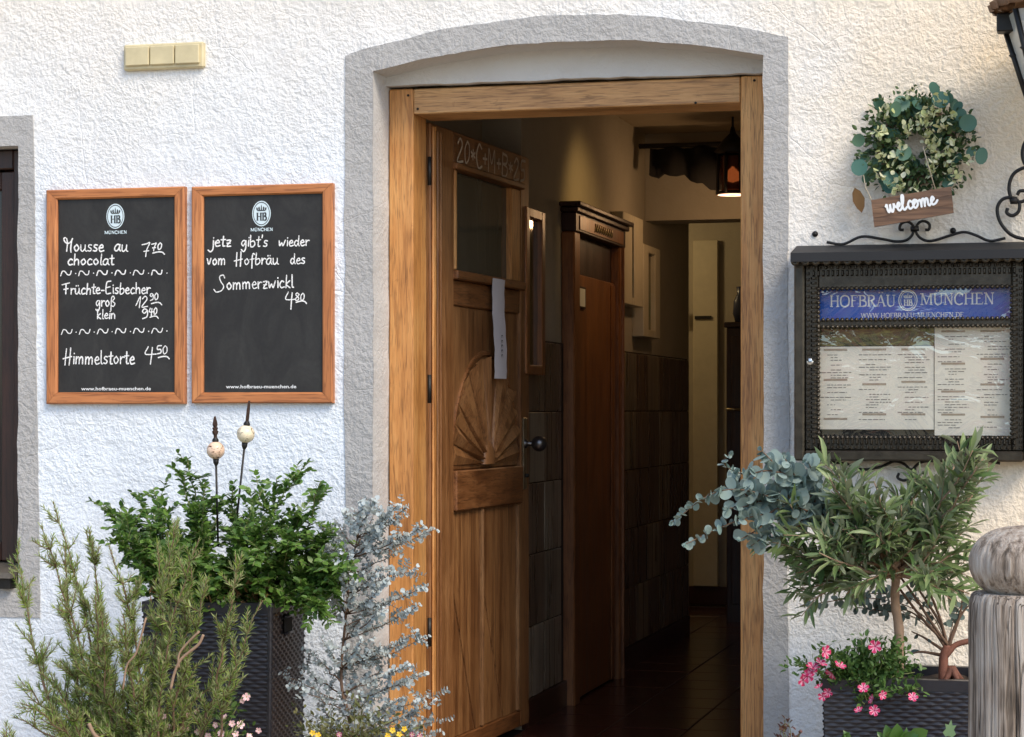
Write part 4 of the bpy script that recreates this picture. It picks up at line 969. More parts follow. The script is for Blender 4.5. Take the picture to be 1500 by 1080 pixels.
for j in range(gz + 1):
    for i in range(gx + 1):
        x = xa_ + (xb_ - xa_) * i / gx; z = za + (zb_ - za) * j / gz
        w.v.append((x, -.058 + .0022 * noise.noise(Vector((x * 7, z * 9, 4))) + .0007 * noise.noise(Vector((x * 22, z * 16, 1))), z))
for j in range(gz):
    for i in range(gx): k = j*(gx+1)+i; w.f.append((k, k+1, k+gx+2, k+gx+1)); w.m.append(0); w.sm.append(True)
w.build('plastic_film', M_film, case)
q = U(1186, 530, yc); w = MB(); w.lathe([(.0105, 0), (.0105, .005), (.008, .0065), (0, .0065)], (q.x, yc + .012, q.z), 18, 0, Matrix.Rotation(R(90), 4, 'X')); lk = w.build('lock', painted('chrome_lock', (.7, .7, .68), .25, .1, 10, 0, .9), case)
w = MB(); w.box((q.x - .005, yc + .0045, q.z - .0012), (q.x + .005, yc + .0056, q.z + .0012)); w.build('keyhole', M_ink, lk)
# scroll irons above and below the case
def curl(cx, cz, r0, r1, a0, a1, n=16): return [(cx + (r0 + (r1 - r0) * i / n) * math.cos(a0 + (a1 - a0) * i / n), cz + (r0 + (r1 - r0) * i / n) * math.sin(a0 + (a1 - a0) * i / n)) for i in range(n + 1)]
def iron(pxs, y, rad, parent, name='scroll_bar', m=None, smooth=True):
    pts = [U(u, v, y) for u, v in pxs]
    if smooth: pts = cat_rom(pts, 5)
    w = MB(); w.tube(pts, rad, 7); return w.build(name, m or M_iron, parent)
ys = -.02
top1 = [(1211, 355), (1235, 358), (1262, 347), (1290, 350), (1312, 354), (1328, 352), (1337, 343), (1338, 332), (1330, 325), (1320, 328), (1318, 336), (1324, 337)]
top2 = [(1473, 349), (1450, 353), (1430, 345), (1412, 340), (1392, 345), (1365, 353), (1350, 350), (1342, 340), (1344, 329), (1352, 324), (1361, 328), (1361, 336), (1355, 337)]
iron(top1, ys, .0042, case); iron(top2, ys, .0042, case); iron([(1334, 336), (1346, 335)], ys - .004, .008, case, 'collar', None, False)
bot1 = [(1215, 677), (1240, 680), (1262, 688), (1290, 684), (1310, 676), (1326, 681), (1333, 692), (1333, 700), (1324, 704), (1315, 700), (1317, 693)]
bot2 = [(1465, 679), (1440, 674), (1415, 680), (1390, 676), (1355, 676), (1340, 684), (1337, 696), (1342, 704), (1352, 702), (1355, 695), (1350, 692)]
iron(bot1, ys, .0042, case); iron(bot2, ys, .0042, case); iron([(1330, 690), (1342, 690)], ys - .004, .008, case, 'collar', None, False)
for u, v in ((1194, 343), (1396, 338)):
    q = U(u, v, 0); w = MB(); w.lathe([(.009, 0), (.008, .006), (0, .009)], q, 10, 0, Matrix.Rotation(R(90), 4, 'X')); sc = w.build('wall_screw', M_iron)
    tag(sc, 'dark screw head in the wall %s of the menu case' % ('above the left corner' if u < 1300 else 'above the middle'), 'screw', 'screw heads in the wall above the menu case')

# ------------------------------------------------------------------ wall lantern at the upper right corner
q = U(1556, 165, -.26); LC = q.copy()
lan = thing('wall_lantern', (LC.x, 0, LC.z), 'black wrought iron wall lantern with tapered glass and scrolled bracket, cut by the right edge', 'lantern')
hL = (165 - 30) * .00197; rt_, rb_ = .168, .082
w = MB(); K = 6; A0 = R(30 + 14)
def hx(r, k, z): a = A0 + math.pi / 3 * k; return LC + Vector((r * math.cos(a), r * math.sin(a), z))
for k in range(K):
    w = MB(); w.tube([hx(rb_, k, 0), hx(rt_, k, hL)], .008, 6); w.lathe([(0, -.012), (.013, 0), (0, .012)], hx(rb_, k, 0).lerp(hx(rt_, k, hL), .62), 8); w.build('glazing_bar', M_iron, lan)
    w = MB(); a, b, c_, d_ = hx(rb_*.96, k, .004), hx(rb_*.96, k+1, .004), hx(rt_*.96, k+1, hL), hx(rt_*.96, k, hL); w.add([a, b, c_, d_], [(0,1,2,3)])
    M_lg = bpy.data.materials.get('lantern_glass')
    if not M_lg:
        M_lg = mat('lantern_glass', (.55, .58, .56), .25); P(M_lg).inputs['Alpha'].default_value = .75
    w.build('pane', M_lg, lan)
w = MB(); w.lathe([(rb_ * 1.05, -.012), (rb_ * 1.05, .006), (rb_ * .5, -.03), (.01, -.045), (0, -.06)], LC, 18); w.build('bottom_cap', M_iron, lan)
w = MB()
def scr(wa, z, i): return 1 + (.035 * math.cos(wa * 24) if i < 2 else 0)
w.lathe([(rt_ * 1.10, hL + .012), (rt_ * 1.14, hL + .03), (rt_ * .85, hL + .065), (rt_ * .45, hL + .12), (.03, hL + .16), (.0, hL + .18)], LC, 72, 0, None, scr)
M_copper = painted('weathered_copper', (.20, .11, .06), .5, .4, 25, .2, .6); w.build('roof', M_copper, lan)
q = U(1470, 32, -.26); w = MB(); w.box((q.x - .018, -.275, q.z - .028), (q.x + .03, -.22, q.z + .022), bev=.003); w.build('corner_block', M_iron, lan)
w = MB(); w.lathe([(.0, 0), (.022, .01), (.024, .03), (.0, .045)], U(1474, 12, -.26) + Vector((0, 0, -.015)), 12); w.build('roof_knob', M_copper, lan)
w = MB(); w.lathe([(0, 0), (.02, .0), (.028, .05), (.02, .09), (0, .10)], LC + Vector((0, 0, .05)), 14); w.build('lamp_bulb', painted('milky_bulb', (.75, .74, .70), .3), lan)
s1 = [(1530, 352), (1500, 350), (1480, 343), (1465, 325), (1461, 305), (1469, 292), (1484, 290), (1493, 298), (1492, 310), (1483, 316), (1475, 312), (1476, 305)]
s2 = [(1482, 296), (1478, 275), (1484, 256), (1500, 246), (1520, 246), (1540, 258)]
s3 = [(1484, 294), (1496, 296), (1506, 290), (1504, 281), (1494, 280), (1490, 286)]
s4 = [(1506, 247), (1499, 235), (1498, 220), (1504, 205), (1520, 190), (1550, 180)]
for s_ in (s1, s2, s3, s4): iron(s_, -.03, .0052, lan)
iron([(1480, 294), (1490, 294)], -.034, .011, lan, 'collar', None, False)
w = MB(); w.tube([Vector((LC.x, -.02, LC.z - .1)), Vector((LC.x, -.15, LC.z - .14)), Vector((LC.x, -.26, LC.z - .05))], .009, 8); w.build('bracket_arm', M_iron, lan)

# ------------------------------------------------------------------ wooden bollard
bc = U(1503, 900, -1.55); BR = .121
zt_ = U(1503, 868, -1.55).z; zball = U(1500, 770, -1.55).z
def greywood(name, cracks):
  M_grw = mat(name, (.4, .38, .35), .85)
  v = coords(M_grw, (1, 1, .045)); n1 = noi(M_grw, v, 30, 4, .65, .6); n2 = noi(M_grw, v, 110, 5, .7); n3 = noi(M_grw, coords(M_grw), 6, 3)
  s_ = mth(M_grw, 'ADD', mth(M_grw, 'MULTIPLY', n1, .6), mth(M_grw, 'MULTIPLY', n2, .4))
  cc = ramp(M_grw, mth(M_grw, 'ADD', s_, mth(M_grw, 'MULTIPLY', mth(M_grw, 'SUBTRACT', n3, .5), .3)), [(.36, (.05, .038, .028)), (.43, (.16, .125, .095)), (.50, (.34, .285, .235)), (.62, (.47, .43, .38))])
  L(M_grw, cc, P(M_grw).inputs['Base Color']); 
  if cracks:
    ck_ = ramp(M_grw, noi(M_grw, coords(M_grw, (1, 1, .03)), 42, 2, .5, .3), [(.475, (1, 1, 1)), (.49, (.12, .09, .07)), (.505, (1, 1, 1))]); L(M_grw, mixc(M_grw, .8, cc, ck_, 'MULTIPLY'), P(M_grw).inputs['Base Color']); bump(M_grw, mth(M_grw, 'ADD', s_, mth(M_grw, 'MULTIPLY', ck_, .4)), 1.0, .012)
  else: bump(M_grw, s_, 1.0, .014)
  return M_grw
M_grw = greywood('weathered_grey_wood', True); M_grb = greywood('weathered_grey_wood_end', False)
rb = random.Random(8); cr = [(rb.uniform(0, 2*math.pi), rb.uniform(.010, .03), rb.uniform(.012, .045)) for _ in range(60)]
def crk(wa, z, i):
    d = 0
    for a, wd, dp in cr:
        x = abs((wa - a - .02 * math.sin(z * 7 + a) + math.pi) % (2*math.pi) - math.pi)
        if x < wd: d += dp * (1 - x / wd)
    return 1 - d + .006 * math.sin(wa * 17 + z * 5)
bol = thing('wooden_bollard', (bc.x, bc.y, GZ), 'thick weathered grey wooden bollard with a rounded knob head at the right edge', 'bollard')
w = MB(); H0 = zt_ - GZ
w.lathe([(BR, 0)] + [(BR * (1 + .008 * math.sin(i)), H0 * i / 14) for i in range(1, 14)] + [(BR * .99, H0 - .022), (BR * .955, H0 - .006), (BR * .90, H0), (BR * .5, H0)], (bc.x, bc.y, GZ), 260, 0, None, crk); w.build('post', M_grw, bol)
w = MB(); prof = []
hb2 = (zball - zt_)
for i in range(21):
    a = -1.15 + (math.pi / 2 + 1.15) * i / 20; prof.append((BR * 1.0 * math.cos(a) ** .8 if math.cos(a) > 0 else 0, hb2 * .44 + (hb2 * .56) * math.sin(a)))
w.lathe([(BR * .80, -.004)] + prof, (bc.x, bc.y, zt_), 200, 0, None, lambda wa, z, i: 1 - .8 * (1 - crk(wa, z, i))); w.build('knob_head', M_grb, bol)

# ------------------------------------------------------------------ rattan planters
def woven(mb, A, B, h, taper, pitch=.021, row=.0105, off=Vector((0,0,0))):
    """woven face from A to B (base corners at top level), height h downwards, real over-under relief"""
    ex = (B - A); wd = ex.length; ex = ex.normalized(); nrm = Vector((ex.y, -ex.x, 0)); nc = max(4, int(wd / pitch)); nr = int(h / row)
    kx, kz = 4, 3; vs = []
    W_, H_ = nc * kx, nr * kz
    for j in range(H_ + 1):
        fz = j / H_; r = j / kz
        for i in range(W_ + 1):
            c = i / kx; ri = int(r); ph = ri % 2
            over = .5 + .5 * math.cos(math.pi * (c + ph)); edge = abs(math.sin(math.pi * (r % 1)))
            d = .0042 * over * (edge ** .5) + .0008 * edge
            x = wd * (i / W_); x = wd / 2 + (x - wd / 2) * (1 - taper * fz)
            vs.append(A + ex * x + nrm * (d - taper * fz * .12) + Vector((0, 0, -h * fz)))
    fs = [(j*(W_+1)+i, j*(W_+1)+i+1, (j+1)*(W_+1)+i+1, (j+1)*(W_+1)+i) for j in range(H_) for i in range(W_)]
    mb.add(vs, [f[::-1] for f in fs], 0, True)
def planter(corner, rot, w_, d_, ztop, label, handle=True):
    """corner: front right top corner"""
    t = thing('rattan_planter', (corner.x, corner.y, GZ), label, 'planter')
    ex = Vector((math.cos(rot), math.sin(rot), 0)); ey = Vector((-math.sin(rot), math.cos(rot), 0)); Z = Vector((0, 0, 1))
    c = Vector((corner.x, corner.y, ztop)); h = ztop - GZ
    P4 = [c - ex * w_, c, c + ey * d_, c - ex * w_ + ey * d_]
    for k in range(4):
        m = MB(); woven(m, P4[k] - Z * .028, P4[(k+1)%4] - Z * .028, h - .028, .06); s_ = m.build('woven_side', M_rattan, t)
        if handle and k == 1:
            p = P4[k].lerp(P4[(k+1)%4], .45) - Z * .075; n_ = Vector((ey.y, -ey.x, 0)); m = MB()
            Mh = Matrix(((ey.x, n_.x, 0, p.x), (ey.y, n_.y, 0, p.y), (0, 0, 1, p.z), (0, 0, 0, 1)))
            m.box((-.042, .004, -.022), (.042, .0065, .024), 0, Mh, .001); m.build('handle_hole', mat('handle_shadow', (.004, .004, .004), .9), s_)
            m = MB(); m.tube([Mh @ Vector((-.045, .009, .026)), Mh @ Vector((.045, .009, .026))], .005, 6); m.tube([Mh @ Vector((-.045, .009, -.024)), Mh @ Vector((.045, .009, -.024))], .004, 6); m.build('handle_rim', M_rattan, s_)
    m = MB(); kb = 60; pts = []
    for i in range(kb + 1):
        f_ = i / kb; m2 = c + (-Z * (h * f_)) + (-ex + ey) * (taper_c := .06 * .12 + 0) * 0 - ex * (w_ * .03 * f_) + ey * (d_ * .03 * f_); pts.append(m2 - Z * .0)
    m.tube(pts, [.0075 + .0022 * math.sin(i * math.pi * .9) for i in range(kb + 1)], 8); m.build('corner_braid', M_rattan, t)
    m = MB(); th = .03
    for k in range(4):
        a, b = P4[k], P4[(k+1)%4]; e = (b - a).normalized(); inn_ = Vector((-e.y, e.x, 0)) * th
        a2, b2 = a - e * .004 + (-inn_.normalized() * .004), b + e * .004 - inn_.normalized() * .004
        m.add([a2, b2, b2 + inn_ - e * th, a2 + inn_ + e * th, a2 - Z * .03, b2 - Z * .03, b2 + inn_ - e * th - Z * .06, a2 + inn_ + e * th - Z * .06], [(0,1,2,3), (0,4,5,1), (3,2,6,7)])
    m.build('rim', M_rattan, t)
    m = MB(); g_ = 12; vs = []
    for j in range(g_ + 1):
        for i in range(g_ + 1):
            p = P4[0].lerp(P4[1], .06 + .88 * i / g_) .lerp(P4[3].lerp(P4[2], .06 + .88 * i / g_), .06 + .88 * j / g_); vs.append(p + Z * (-.022 + .02 * noise.noise(p * 14)))
    m.add(vs, [(j*(g_+1)+i, j*(g_+1)+i+1, (j+1)*(g_+1)+i+1, (j+1)*(g_+1)+i) for j in range(g_) for i in range(g_)], 0, True); m.build('soil', M_soil, t)
    return t, P4
cL = U(396, 884, -.60); plL, PL4 = planter(Vector((cL.x, cL.y, 0)), R(5), .37, .37, cL.z, 'tall black rattan planter holding the dark green shrub, left of the door')
cR = U(1436, 1004, -.50); cRl = U(1207, 1024, -.50)
plR, PR4 = planter(Vector((cR.x, cR.y, 0)), R(1.5), (cR.x - cRl.x), .34, cR.z + .01, 'wide dark rattan planter with petunias and a small olive tree, right of the door', False)
# ------------------------------------------------------------------ plants
def leaf_tpl(kind):
    if kind == 'oval':      # pointed oval, folded along the midrib
        v = [(0,0,0),(-.2,.18,.03),(0,.2,-.02),(.2,.18,.03),(-.3,.5,.05),(0,.5,-.03),(.3,.5,.05),(-.19,.8,.02),(0,.8,-.03),(.19,.8,.02),(0,1,-.08)]
        f = [(0,2,1),(0,3,2),(1,2,5,4),(2,3,6,5),(4,5,8,7),(5,6,9,8),(7,8,10),(8,9,10)]
    elif kind == 'lance':
        v = [(0,0,0),(-.075,.22,.02),(0,.22,-.01),(.075,.22,.02),(-.105,.55,.03),(0,.55,-.02),(.105,.55,.03),(-.06,.82,.0),(0,.82,-.035),(.06,.82,.0),(0,1,-.09)]
        f = [(0,2,1),(0,3,2),(1,2,5,4),(2,3,6,5),(4,5,8,7),(5,6,9,8),(7,8,10),(8,9,10)]
    elif kind == 'round':
        v = [(0,.5,-.05)] + [(.46*math.sin(2*math.pi*i/12), .5-.5*math.cos(2*math.pi*i/12), .04*abs(math.sin(2*math.pi*i/12))) for i in range(12)]
        f = [(0, 1+(i+1)%12, 1+i) for i in range(12)]
    elif kind == 'needle':
        v = [(-.045,0,0),(.045,0,0),(.06,.5,.04),(-.06,.5,.04),(0,1,.0)]; f = [(0,1,2,3),(3,2,4)]
    elif kind == 'small':
        v = [(0,0,0),(-.32,.5,.06),(0,.5,-.04),(.32,.5,.06),(0,1,-.02),(-.24,.22,.03),(.24,.22,.03),(-.22,.8,.02),(.22,.8,.02)]
        f = [(0,2,1,5),(0,6,3,2),(1,2,4,7),(2,3,8,4)]
    elif kind == 'ivy':
        v = [(0,.35,-.02),(0,0,0),(.25,-.08,.02),(.5,.15,.03),(.3,.4,.02),(.42,.7,.04),(.15,.65,0),(0,1,-.05),(-.15,.65,0),(-.42,.7,.04),(-.3,.4,.02),(-.5,.15,.03),(-.25,-.08,.02)]
        f = [(0, 1+(i+1)%12, 1+i) for i in range(12)]; f = [(0, a, b) for (_, b, a) in f]
    return v, f
def frame_at(p, d, up, size, wx=1.0):
    d = d.normalized(); x = d.cross(up); x = x.normalized() if x.length > 1e-4 else d.orthogonal().normalized()
    z = x.cross(d)
    return Matrix(((x.x*size*wx, d.x*size, z.x*size, p.x), (x.y*size*wx, d.y*size, z.y*size, p.y), (x.z*size*wx, d.z*size, z.z*size, p.z), (0,0,0,1)))
def foliage(parent, kind, mats_, Ms, nparts=0, name='leaf', rest='foliage', mats_idx=None):
    """nparts of the leaves nearest the camera become objects of their own, the others one mesh"""
    v, f = leaf_tpl(kind); Ms = [M @ Matrix.Diagonal((rg.uniform(.78, 1.15), 1, rg.uniform(-.4, 2.6) or 1, 1)) for M in Ms]
    if nparts:
        Ms.sort(key=lambda M: (M.translation - CAM).length - M.col[1].xyz.length * 12)
        me = MB().add(v, f, 0, True).mesh(name, mats_)
        for M in Ms[:nparts]: inst(name, me, parent, M)
        Ms = Ms[nparts:]
    if Ms:
        b = MB(); V = [Vector(p) for p in v]
        for M in Ms: b.add([M @ p for p in V], f, 0, True)
        b.build(rest, mats_, parent, 'stuff')
rg = random.Random(3)
def rv(s=1.0): return Vector((rg.uniform(-1, 1), rg.uniform(-1, 1), rg.uniform(-1, 1))) * s
def curve(a, b, sag=None, n=10, wob=.0):
    """arching path from a to b leaving a upwards"""
    c = (a + b) / 2 + (sag if sag is not None else Vector((0, 0, .08))); out = []
    for i in range(n + 1):
        t = i / n; p = a * (1-t)**2 + c * 2*t*(1-t) + b * t*t
        if wob and 0 < i < n: p = p + rv(wob)
        out.append(p)
    return out
def along(pts, step):
    out = []; acc = 0; L_ = 0; tot = sum((pts[i+1]-pts[i]).length for i in range(len(pts)-1))
    for i in range(len(pts) - 1):
        s_ = pts[i+1] - pts[i]; l = s_.length
        while acc < l: out.append((pts[i] + s_ * (acc / l), s_.normalized(), (L_ + acc) / tot)); acc += step
        acc -= l; L_ += l
    return out
def toward(d, up=.3): return (CAM - Vector((0,0,0)) - Vector((0,0,1))).normalized()
TOCAM = Vector((.28, -.95, .15)).normalized()

# --- rosemary, front left
M_rose = leafmat('rosemary_needles', (.080, .165, .018), (.28, .36, .075), (.38, .42, .20), .5, .3)
M_trunk = painted('smooth_tan_bark', (.30, .20, .13), .8, .25, 30, .3)
M_stem = painted('woody_stem', (.16, .095, .06), .8, .3, 40, .3); M_gstem = painted('green_stem', (.20, .22, .08), .6, .2, 30, 0)
rbase = U(215, 1200, -1.0)
ros = thing('rosemary_bush', (rbase.x, rbase.y, GZ), 'big sprawling rosemary bush with long arching needled stems in front of the left planter', 'rosemary')
tips = [(78,735),(28,790),(60,770),(130,775),(160,800),(200,850),(262,762),(292,790),(345,812),(385,880),(230,800),(110,850),(180,900),(250,880),(60,985),(40,1000),(70,1045),(110,975),(20,1050),(5,1075),(305,860),(345,985),(215,940),(150,960),(270,1000),(190,1010),(120,1030),(85,1010),(240,1040),(160,1060),(30,1030),(100,930),(280,830),(140,870),(95,800)]
Mn = []; sm = MB(); thick = MB()
tips = tips + [(u + rg.uniform(-26, 26), v + rg.uniform(5, 60)) for (u, v) in tips if 60 < u < 240 and v > 850]
for i, (u, v) in enumerate(tips):
    Yt = -1.05 + rg.uniform(-.22, .25); tip = U(u, v, Yt)
    b0 = Vector((rbase.x + (tip.x - rbase.x) * .35 + rg.uniform(-.06, .06), rbase.y + rg.uniform(-.08, .08), rbase.z + rg.uniform(-.05, .10)))
    if v > 960: b0.z = min(b0.z, tip.z - .12)
    pts = curve(b0, tip, Vector(((rbase.x - tip.x) * .05 + rg.uniform(-.10, .10), -.03 + rg.uniform(-.05, .05), -.03 + .12 * rg.random() - (.05 if u < 100 else 0))), 14, .0065)
    L_ = sum((pts[k+1]-pts[k]).length for k in range(14))
    sm.tube(pts, [.0042 * (1 - k / 15) + .0010 for k in range(15)], 5)
    twigs = [(pts[3:], 1)]
    for k in range(int(L_ / .021)):
        t = rg.uniform(.22, .97); p = pts[min(13, int(t * 14))]; d = (pts[min(14, int(t*14)+1)] - p).normalized()
        ln = rg.uniform(.04, .115) * (1.15 - .6 * t); e = p + (d * 1.1 + rv(1.05) + Vector((0, -.15, .45))).normalized() * ln
        tw = curve(p, e, Vector((0, 0, -.006)), 3); twigs.append((tw, 0)); sm.tube(tw, [.0017, .0015, .0012, .0008], 4)
    for tw, main in twigs:
        for (p, d, f_) in along(tw, .0044 if main else .0040):
            if main and f_ < .25: continue
            a = d.orthogonal().normalized(); an = rg.uniform(0, 2*math.pi); a = a * math.cos(an) + d.cross(a) * math.sin(an)
            op = .95 - .5 * f_
            for sg_ in (1, -1):
                dd = (d * (1 - op * .45) + a * sg_ * op + rv(.12) + Vector((0, 0, .12))); Mn.append(frame_at(p, dd, rv(1) + Vector((0, 0, .6)), rg.uniform(.016, .028) * (1.05 - .35 * f_), 1.15))
sm.build('stem', M_stem, ros, 'stuff')
for px, rr in ((((250, 1010), (256, 985), (266, 965), (290, 945), (298, 930)), 0.0036), (((262, 978), (262, 960), (272, 945), (292, 925)), .0028), (((180, 1010), (186, 975), (200, 955), (214, 905)), .0026), (((130, 1060), (140, 1078), (160, 1090)), .005)):
    w = MB(); w.tube(cat_rom([U(a, b, -1.26) for a, b in px], 6), rr, 7); w.build('bare_branch', M_trunk, ros)
foliage(ros, 'needle', M_rose, Mn, 0, rest='needles')

# --- dark green shrub in the left planter
M_shrub = leafmat('dark_shrub_leaves', (.042, .105, .016), (.15, .27, .05), None, .38, .3, .45)
pc = (PL4[0] + PL4[2]) / 2
shr = thing('leafy_shrub', (pc.x, pc.y, PL4[0].z - .03), 'dense dark green leafy shrub spilling over the tall black planter below the chalkboards', 'shrub')
Ml = []; sm = MB()
tips = [(150,738),(162,790),(175,770),(200,725),(225,715),(262,690),(275,672),(300,705),(325,735),(345,750),(385,715),(405,700),(440,690),(470,705),(478,722),(440,752),(500,800),(508,830),(495,860),(470,880),(240,740),(185,820),(215,770),(250,770),(280,760),(310,780),(350,790),(380,780),(410,770),(430,790),(460,820),(400,830),(360,840),(330,820),(300,830),(270,820),(230,810),(200,850),(440,850),(420,870),(380,870),(250,850),(480,790),(395,740),(370,745),(340,715),(490,845),(210,800),(290,740),(455,870),(230,885),(270,880),(320,875),(350,885),(400,885),(440,890),(470,895),(490,880),(510,850),(225,860),(300,860),(500,815),(160,760),(190,770),(215,835),(345,805),(420,810),(450,800),(300,800),(380,805),(265,790)]
for i, (u, v) in enumerate(tips):
    Yt = rg.uniform(-.72, -.30) if v > 760 else rg.uniform(-.58, -.30)
    tip = U(u, v, Yt); b0 = Vector((pc.x + (tip.x - pc.x) * .45 + rg.uniform(-.05, .05), pc.y + rg.uniform(-.12, .12), PL4[0].z - .03))
    b0.x = max(min(b0.x, pc.x + .17), pc.x - .17)
    pts = curve(b0, tip, Vector((0, 0, .07)), 10, .005); sm.tube(pts, [.0032 * (1 - k / 12) + .0008 for k in range(11)], 5)
    L_ = sum((pts[k+1]-pts[k]).length for k in range(10)); tw_ = [(pts[3 if v < 760 else 2:], 1)]
    for k in range(int(L_ / (.016 if v > 750 else .030))):
        t = rg.uniform(.15 if v > 760 else .35, 1); p = pts[min(9, int(t * 10))]; d = (pts[min(10, int(t*10)+1)] - p).normalized()
        if t > .45 and v < 745 and rg.random() < .5: continue
        e = p + (d * .7 + rv(1.0) + Vector((0, -.2, .15))).normalized() * rg.uniform(.03, .085); tw = curve(p, e, Vector((0, 0, .01)), 3); tw_.append((tw, 0)); sm.tube(tw, .0010, 4)
    for tw, main in tw_:
        for (p, d, f_) in along(tw, .0105):
            for sg_ in (1, -1):
                a = (d.cross(Vector((rg.uniform(-.5, .5), rg.uniform(-.5, .5), 1))).normalized() * sg_)
                Ml.append(frame_at(p, a + d * .7 + rv(.35), Vector((0, -.3, 1)) + rv(.6), rg.uniform(.015, .028)))
sm.build('stem', M_gstem, shr, 'stuff'); foliage(shr, 'oval', M_shrub, Ml, 300)
# dry brown undergrowth on the soil
M_dry = leafmat('dry_leaves', (.18, .09, .035), (.26, .16, .06), None, .8, .1); Ms = []
for i in range(420):
    a = Vector((rg.uniform(.03, .97), rg.uniform(0, .5), 0)); p = PL4[0].lerp(PL4[1], a.x).lerp(PL4[3].lerp(PL4[2], a.x), a.y) + Vector((0, 0, rg.uniform(-.03, .05)))
    Ms.append(frame_at(p, rv(1) + Vector((0, 0, .4)), rv(1), rg.uniform(.015, .035), .35))
foliage(shr, 'oval', M_dry, Ms, 0, rest='dry_undergrowth')

# --- silver leaved gum bush by the door
M_silver = leafmat('silver_leaves', (.36, .44, .45), (.58, .64, .64), (.50, .56, .56), .6, .22, .25)
sb = U(520, 1180, -.50)
sil = thing('silver_bush', (sb.x, sb.y, GZ), 'airy silver blue leaved bush standing in front of the left door jamb', 'bush')
Ml = []; sm = MB()
stem = cat_rom([Vector((sb.x, sb.y, GZ)), U(515, 1080, -.5), U(500, 1000, -.48), U(507, 900, -.46), U(515, 830, -.45), U(530, 760, -.45)], 5); sm.tube(stem, [.0055 * (1 - k / len(stem)) + .0015 for k in range(len(stem))], 6)
upper = [(470,770),(455,790),(490,760),(505,750),(465,840),(485,860),(530,735),(570,760),(540,790),(560,830),(520,800),(520,745),(548,752),(585,738),(600,742),(640,775),(625,768),(590,800),(600,828),(630,858),(615,885),(560,890),(535,890),(500,780),(478,795),(490,815),(500,830),(560,770),(570,850),(520,850),(545,820),(585,870),(480,870),(550,730),(610,830)]
lower = [(412,985),(425,1000),(440,975),(460,955),(480,940),(465,1030),(450,1060),(500,960),(530,935),(560,945),(590,940),(605,930),(630,930),(600,970),(625,985),(655,1010),(665,1050),(640,1025),(650,1072),(560,1000),(530,1010),(500,1020),(480,1060),(590,1020),(600,1060),(540,1050),(520,980),(570,970),(450,1045),(550,1075),(460,1070),(630,1060),(575,1040)]
for (tl, zc0) in ((upper, 860), (lower, 1040)):
    for (u, v) in tl:
        tip = U(u, v, -.5 + rg.uniform(-.12, .14)); pb = min(stem, key=lambda q: abs(q.z - (U(510, min(v + 45, 1090), -.48).z)))
        pts = curve(pb, tip, Vector((0, 0, -.015)), 8, .004); sm.tube(pts, [.0022 * (1 - k / 9) + .0006 for k in range(9)], 4)
        L_ = sum((pts[k+1]-pts[k]).length for k in range(8)); tw_ = [pts[2:]]
        for k in range(int(L_ / .032)):
            p = pts[min(7, int(rg.uniform(.25, 1) * 8))]; e = p + ((tip - pb).normalized() * .5 + rv(.9) + Vector((0, 0, .15))).normalized() * rg.uniform(.025, .06); tw = [p, (p + e) / 2 + rv(.003), e]; tw_.append(tw); sm.tube(tw, .0008, 4)
        for tw in tw_:
            for (p, d, f_) in along(tw, .0085):
                for sg_ in (1, -1):
                    a = d.cross(rv(1)).normalized(); Ml.append(frame_at(p, a * sg_ + d * .4, d + rv(.5), rg.uniform(.0085, .0150)))
for i in range(26): # sparse leaves on the bare part of the stem
    p = stem[min(len(stem)-1, int(rg.uniform(.45, .75) * len(stem)))]; Ml.append(frame_at(p + rv(.012), rv(1), rv(1), .014, .6))
sm.build('stem', M_stem, sil, 'stuff'); foliage(sil, 'round', M_silver, Ml, 300)

# --- small flowering plants along the bottom edge
def flower_mesh(name, m_in, m_out, m_eye, n=5, cup=.25):
    v = [(0, 0, 0)]; f = []; mi = []; b = MB()
    for k in range(n):
        a = 2 * math.pi * k / n; w = 2 * math.pi / n
        P_ = lambda r, t, z: (r * math.cos(a + t * w), r * math.sin(a + t * w), z)
        b.add([(0,0,0), P_(.62,-.20,cup*.7), P_(1,-.30,cup), P_(.62,-.46,cup*.6)], [(0,3,2,1)], 1, True)
        b.add([(0,0,0), P_(.62,-.20,cup*.7), P_(1,-.30,cup), P_(1.06,0,cup*.9), P_(1,.30,cup), P_(.62,.20,cup*.7)], [(0,1,2,3), (0,3,4,5)], 0, True)
        b.add([(0,0,0), P_(.62,.20,cup*.7), P_(1,.30,cup), P_(.62,.46,cup*.6)], [(0,1,2,3)], 1, True)
    b.add([(.16*math.cos(t), .16*math.sin(t), .06) for t in [i*math.pi/4 for i in range(8)]], [tuple(range(8))], 2)
    return b.mesh(name, [m_in, m_out, m_eye])
def fm_at(p, nrm, s):
    nrm = nrm.normalized(); q = nrm.to_track_quat('Z', 'Y').to_matrix().to_4x4(); return Matrix.Translation(p) @ q @ Matrix.Rotation(rg.uniform(0, 6.28), 4, 'Z') @ Matrix.Scale(s, 4)
def clump(name, label, cat, cpx, Y, pts_px, n_leaf, mleaf, size, tpl='oval', spread=.05, wx=1, parts=0, group=None):
    c = U(*cpx, Y); t = thing(name, (c.x, c.y, c.z), label, cat, group); Ms = []; sm = MB()
    for (u, v) in pts_px:
        tip = U(u, v, Y + rg.uniform(-.06, .06)); b0 = c + rv(.03); pts = curve(b0, tip, Vector((0, 0, .02)), 6, .003); sm.tube(pts, .0012, 4)
        for k in range(n_leaf):
            p = pts[rg.randint(2, 6)] + rv(spread * .4); Ms.append(frame_at(p, rv(1) + Vector((0, -.3, .5)), rv(.7) + Vector((0, -.3, .8)), size * rg.uniform(.7, 1.2), wx))
    sm.build('stem', M_gstem, t, 'stuff'); foliage(t, tpl, mleaf, Ms, parts); return t
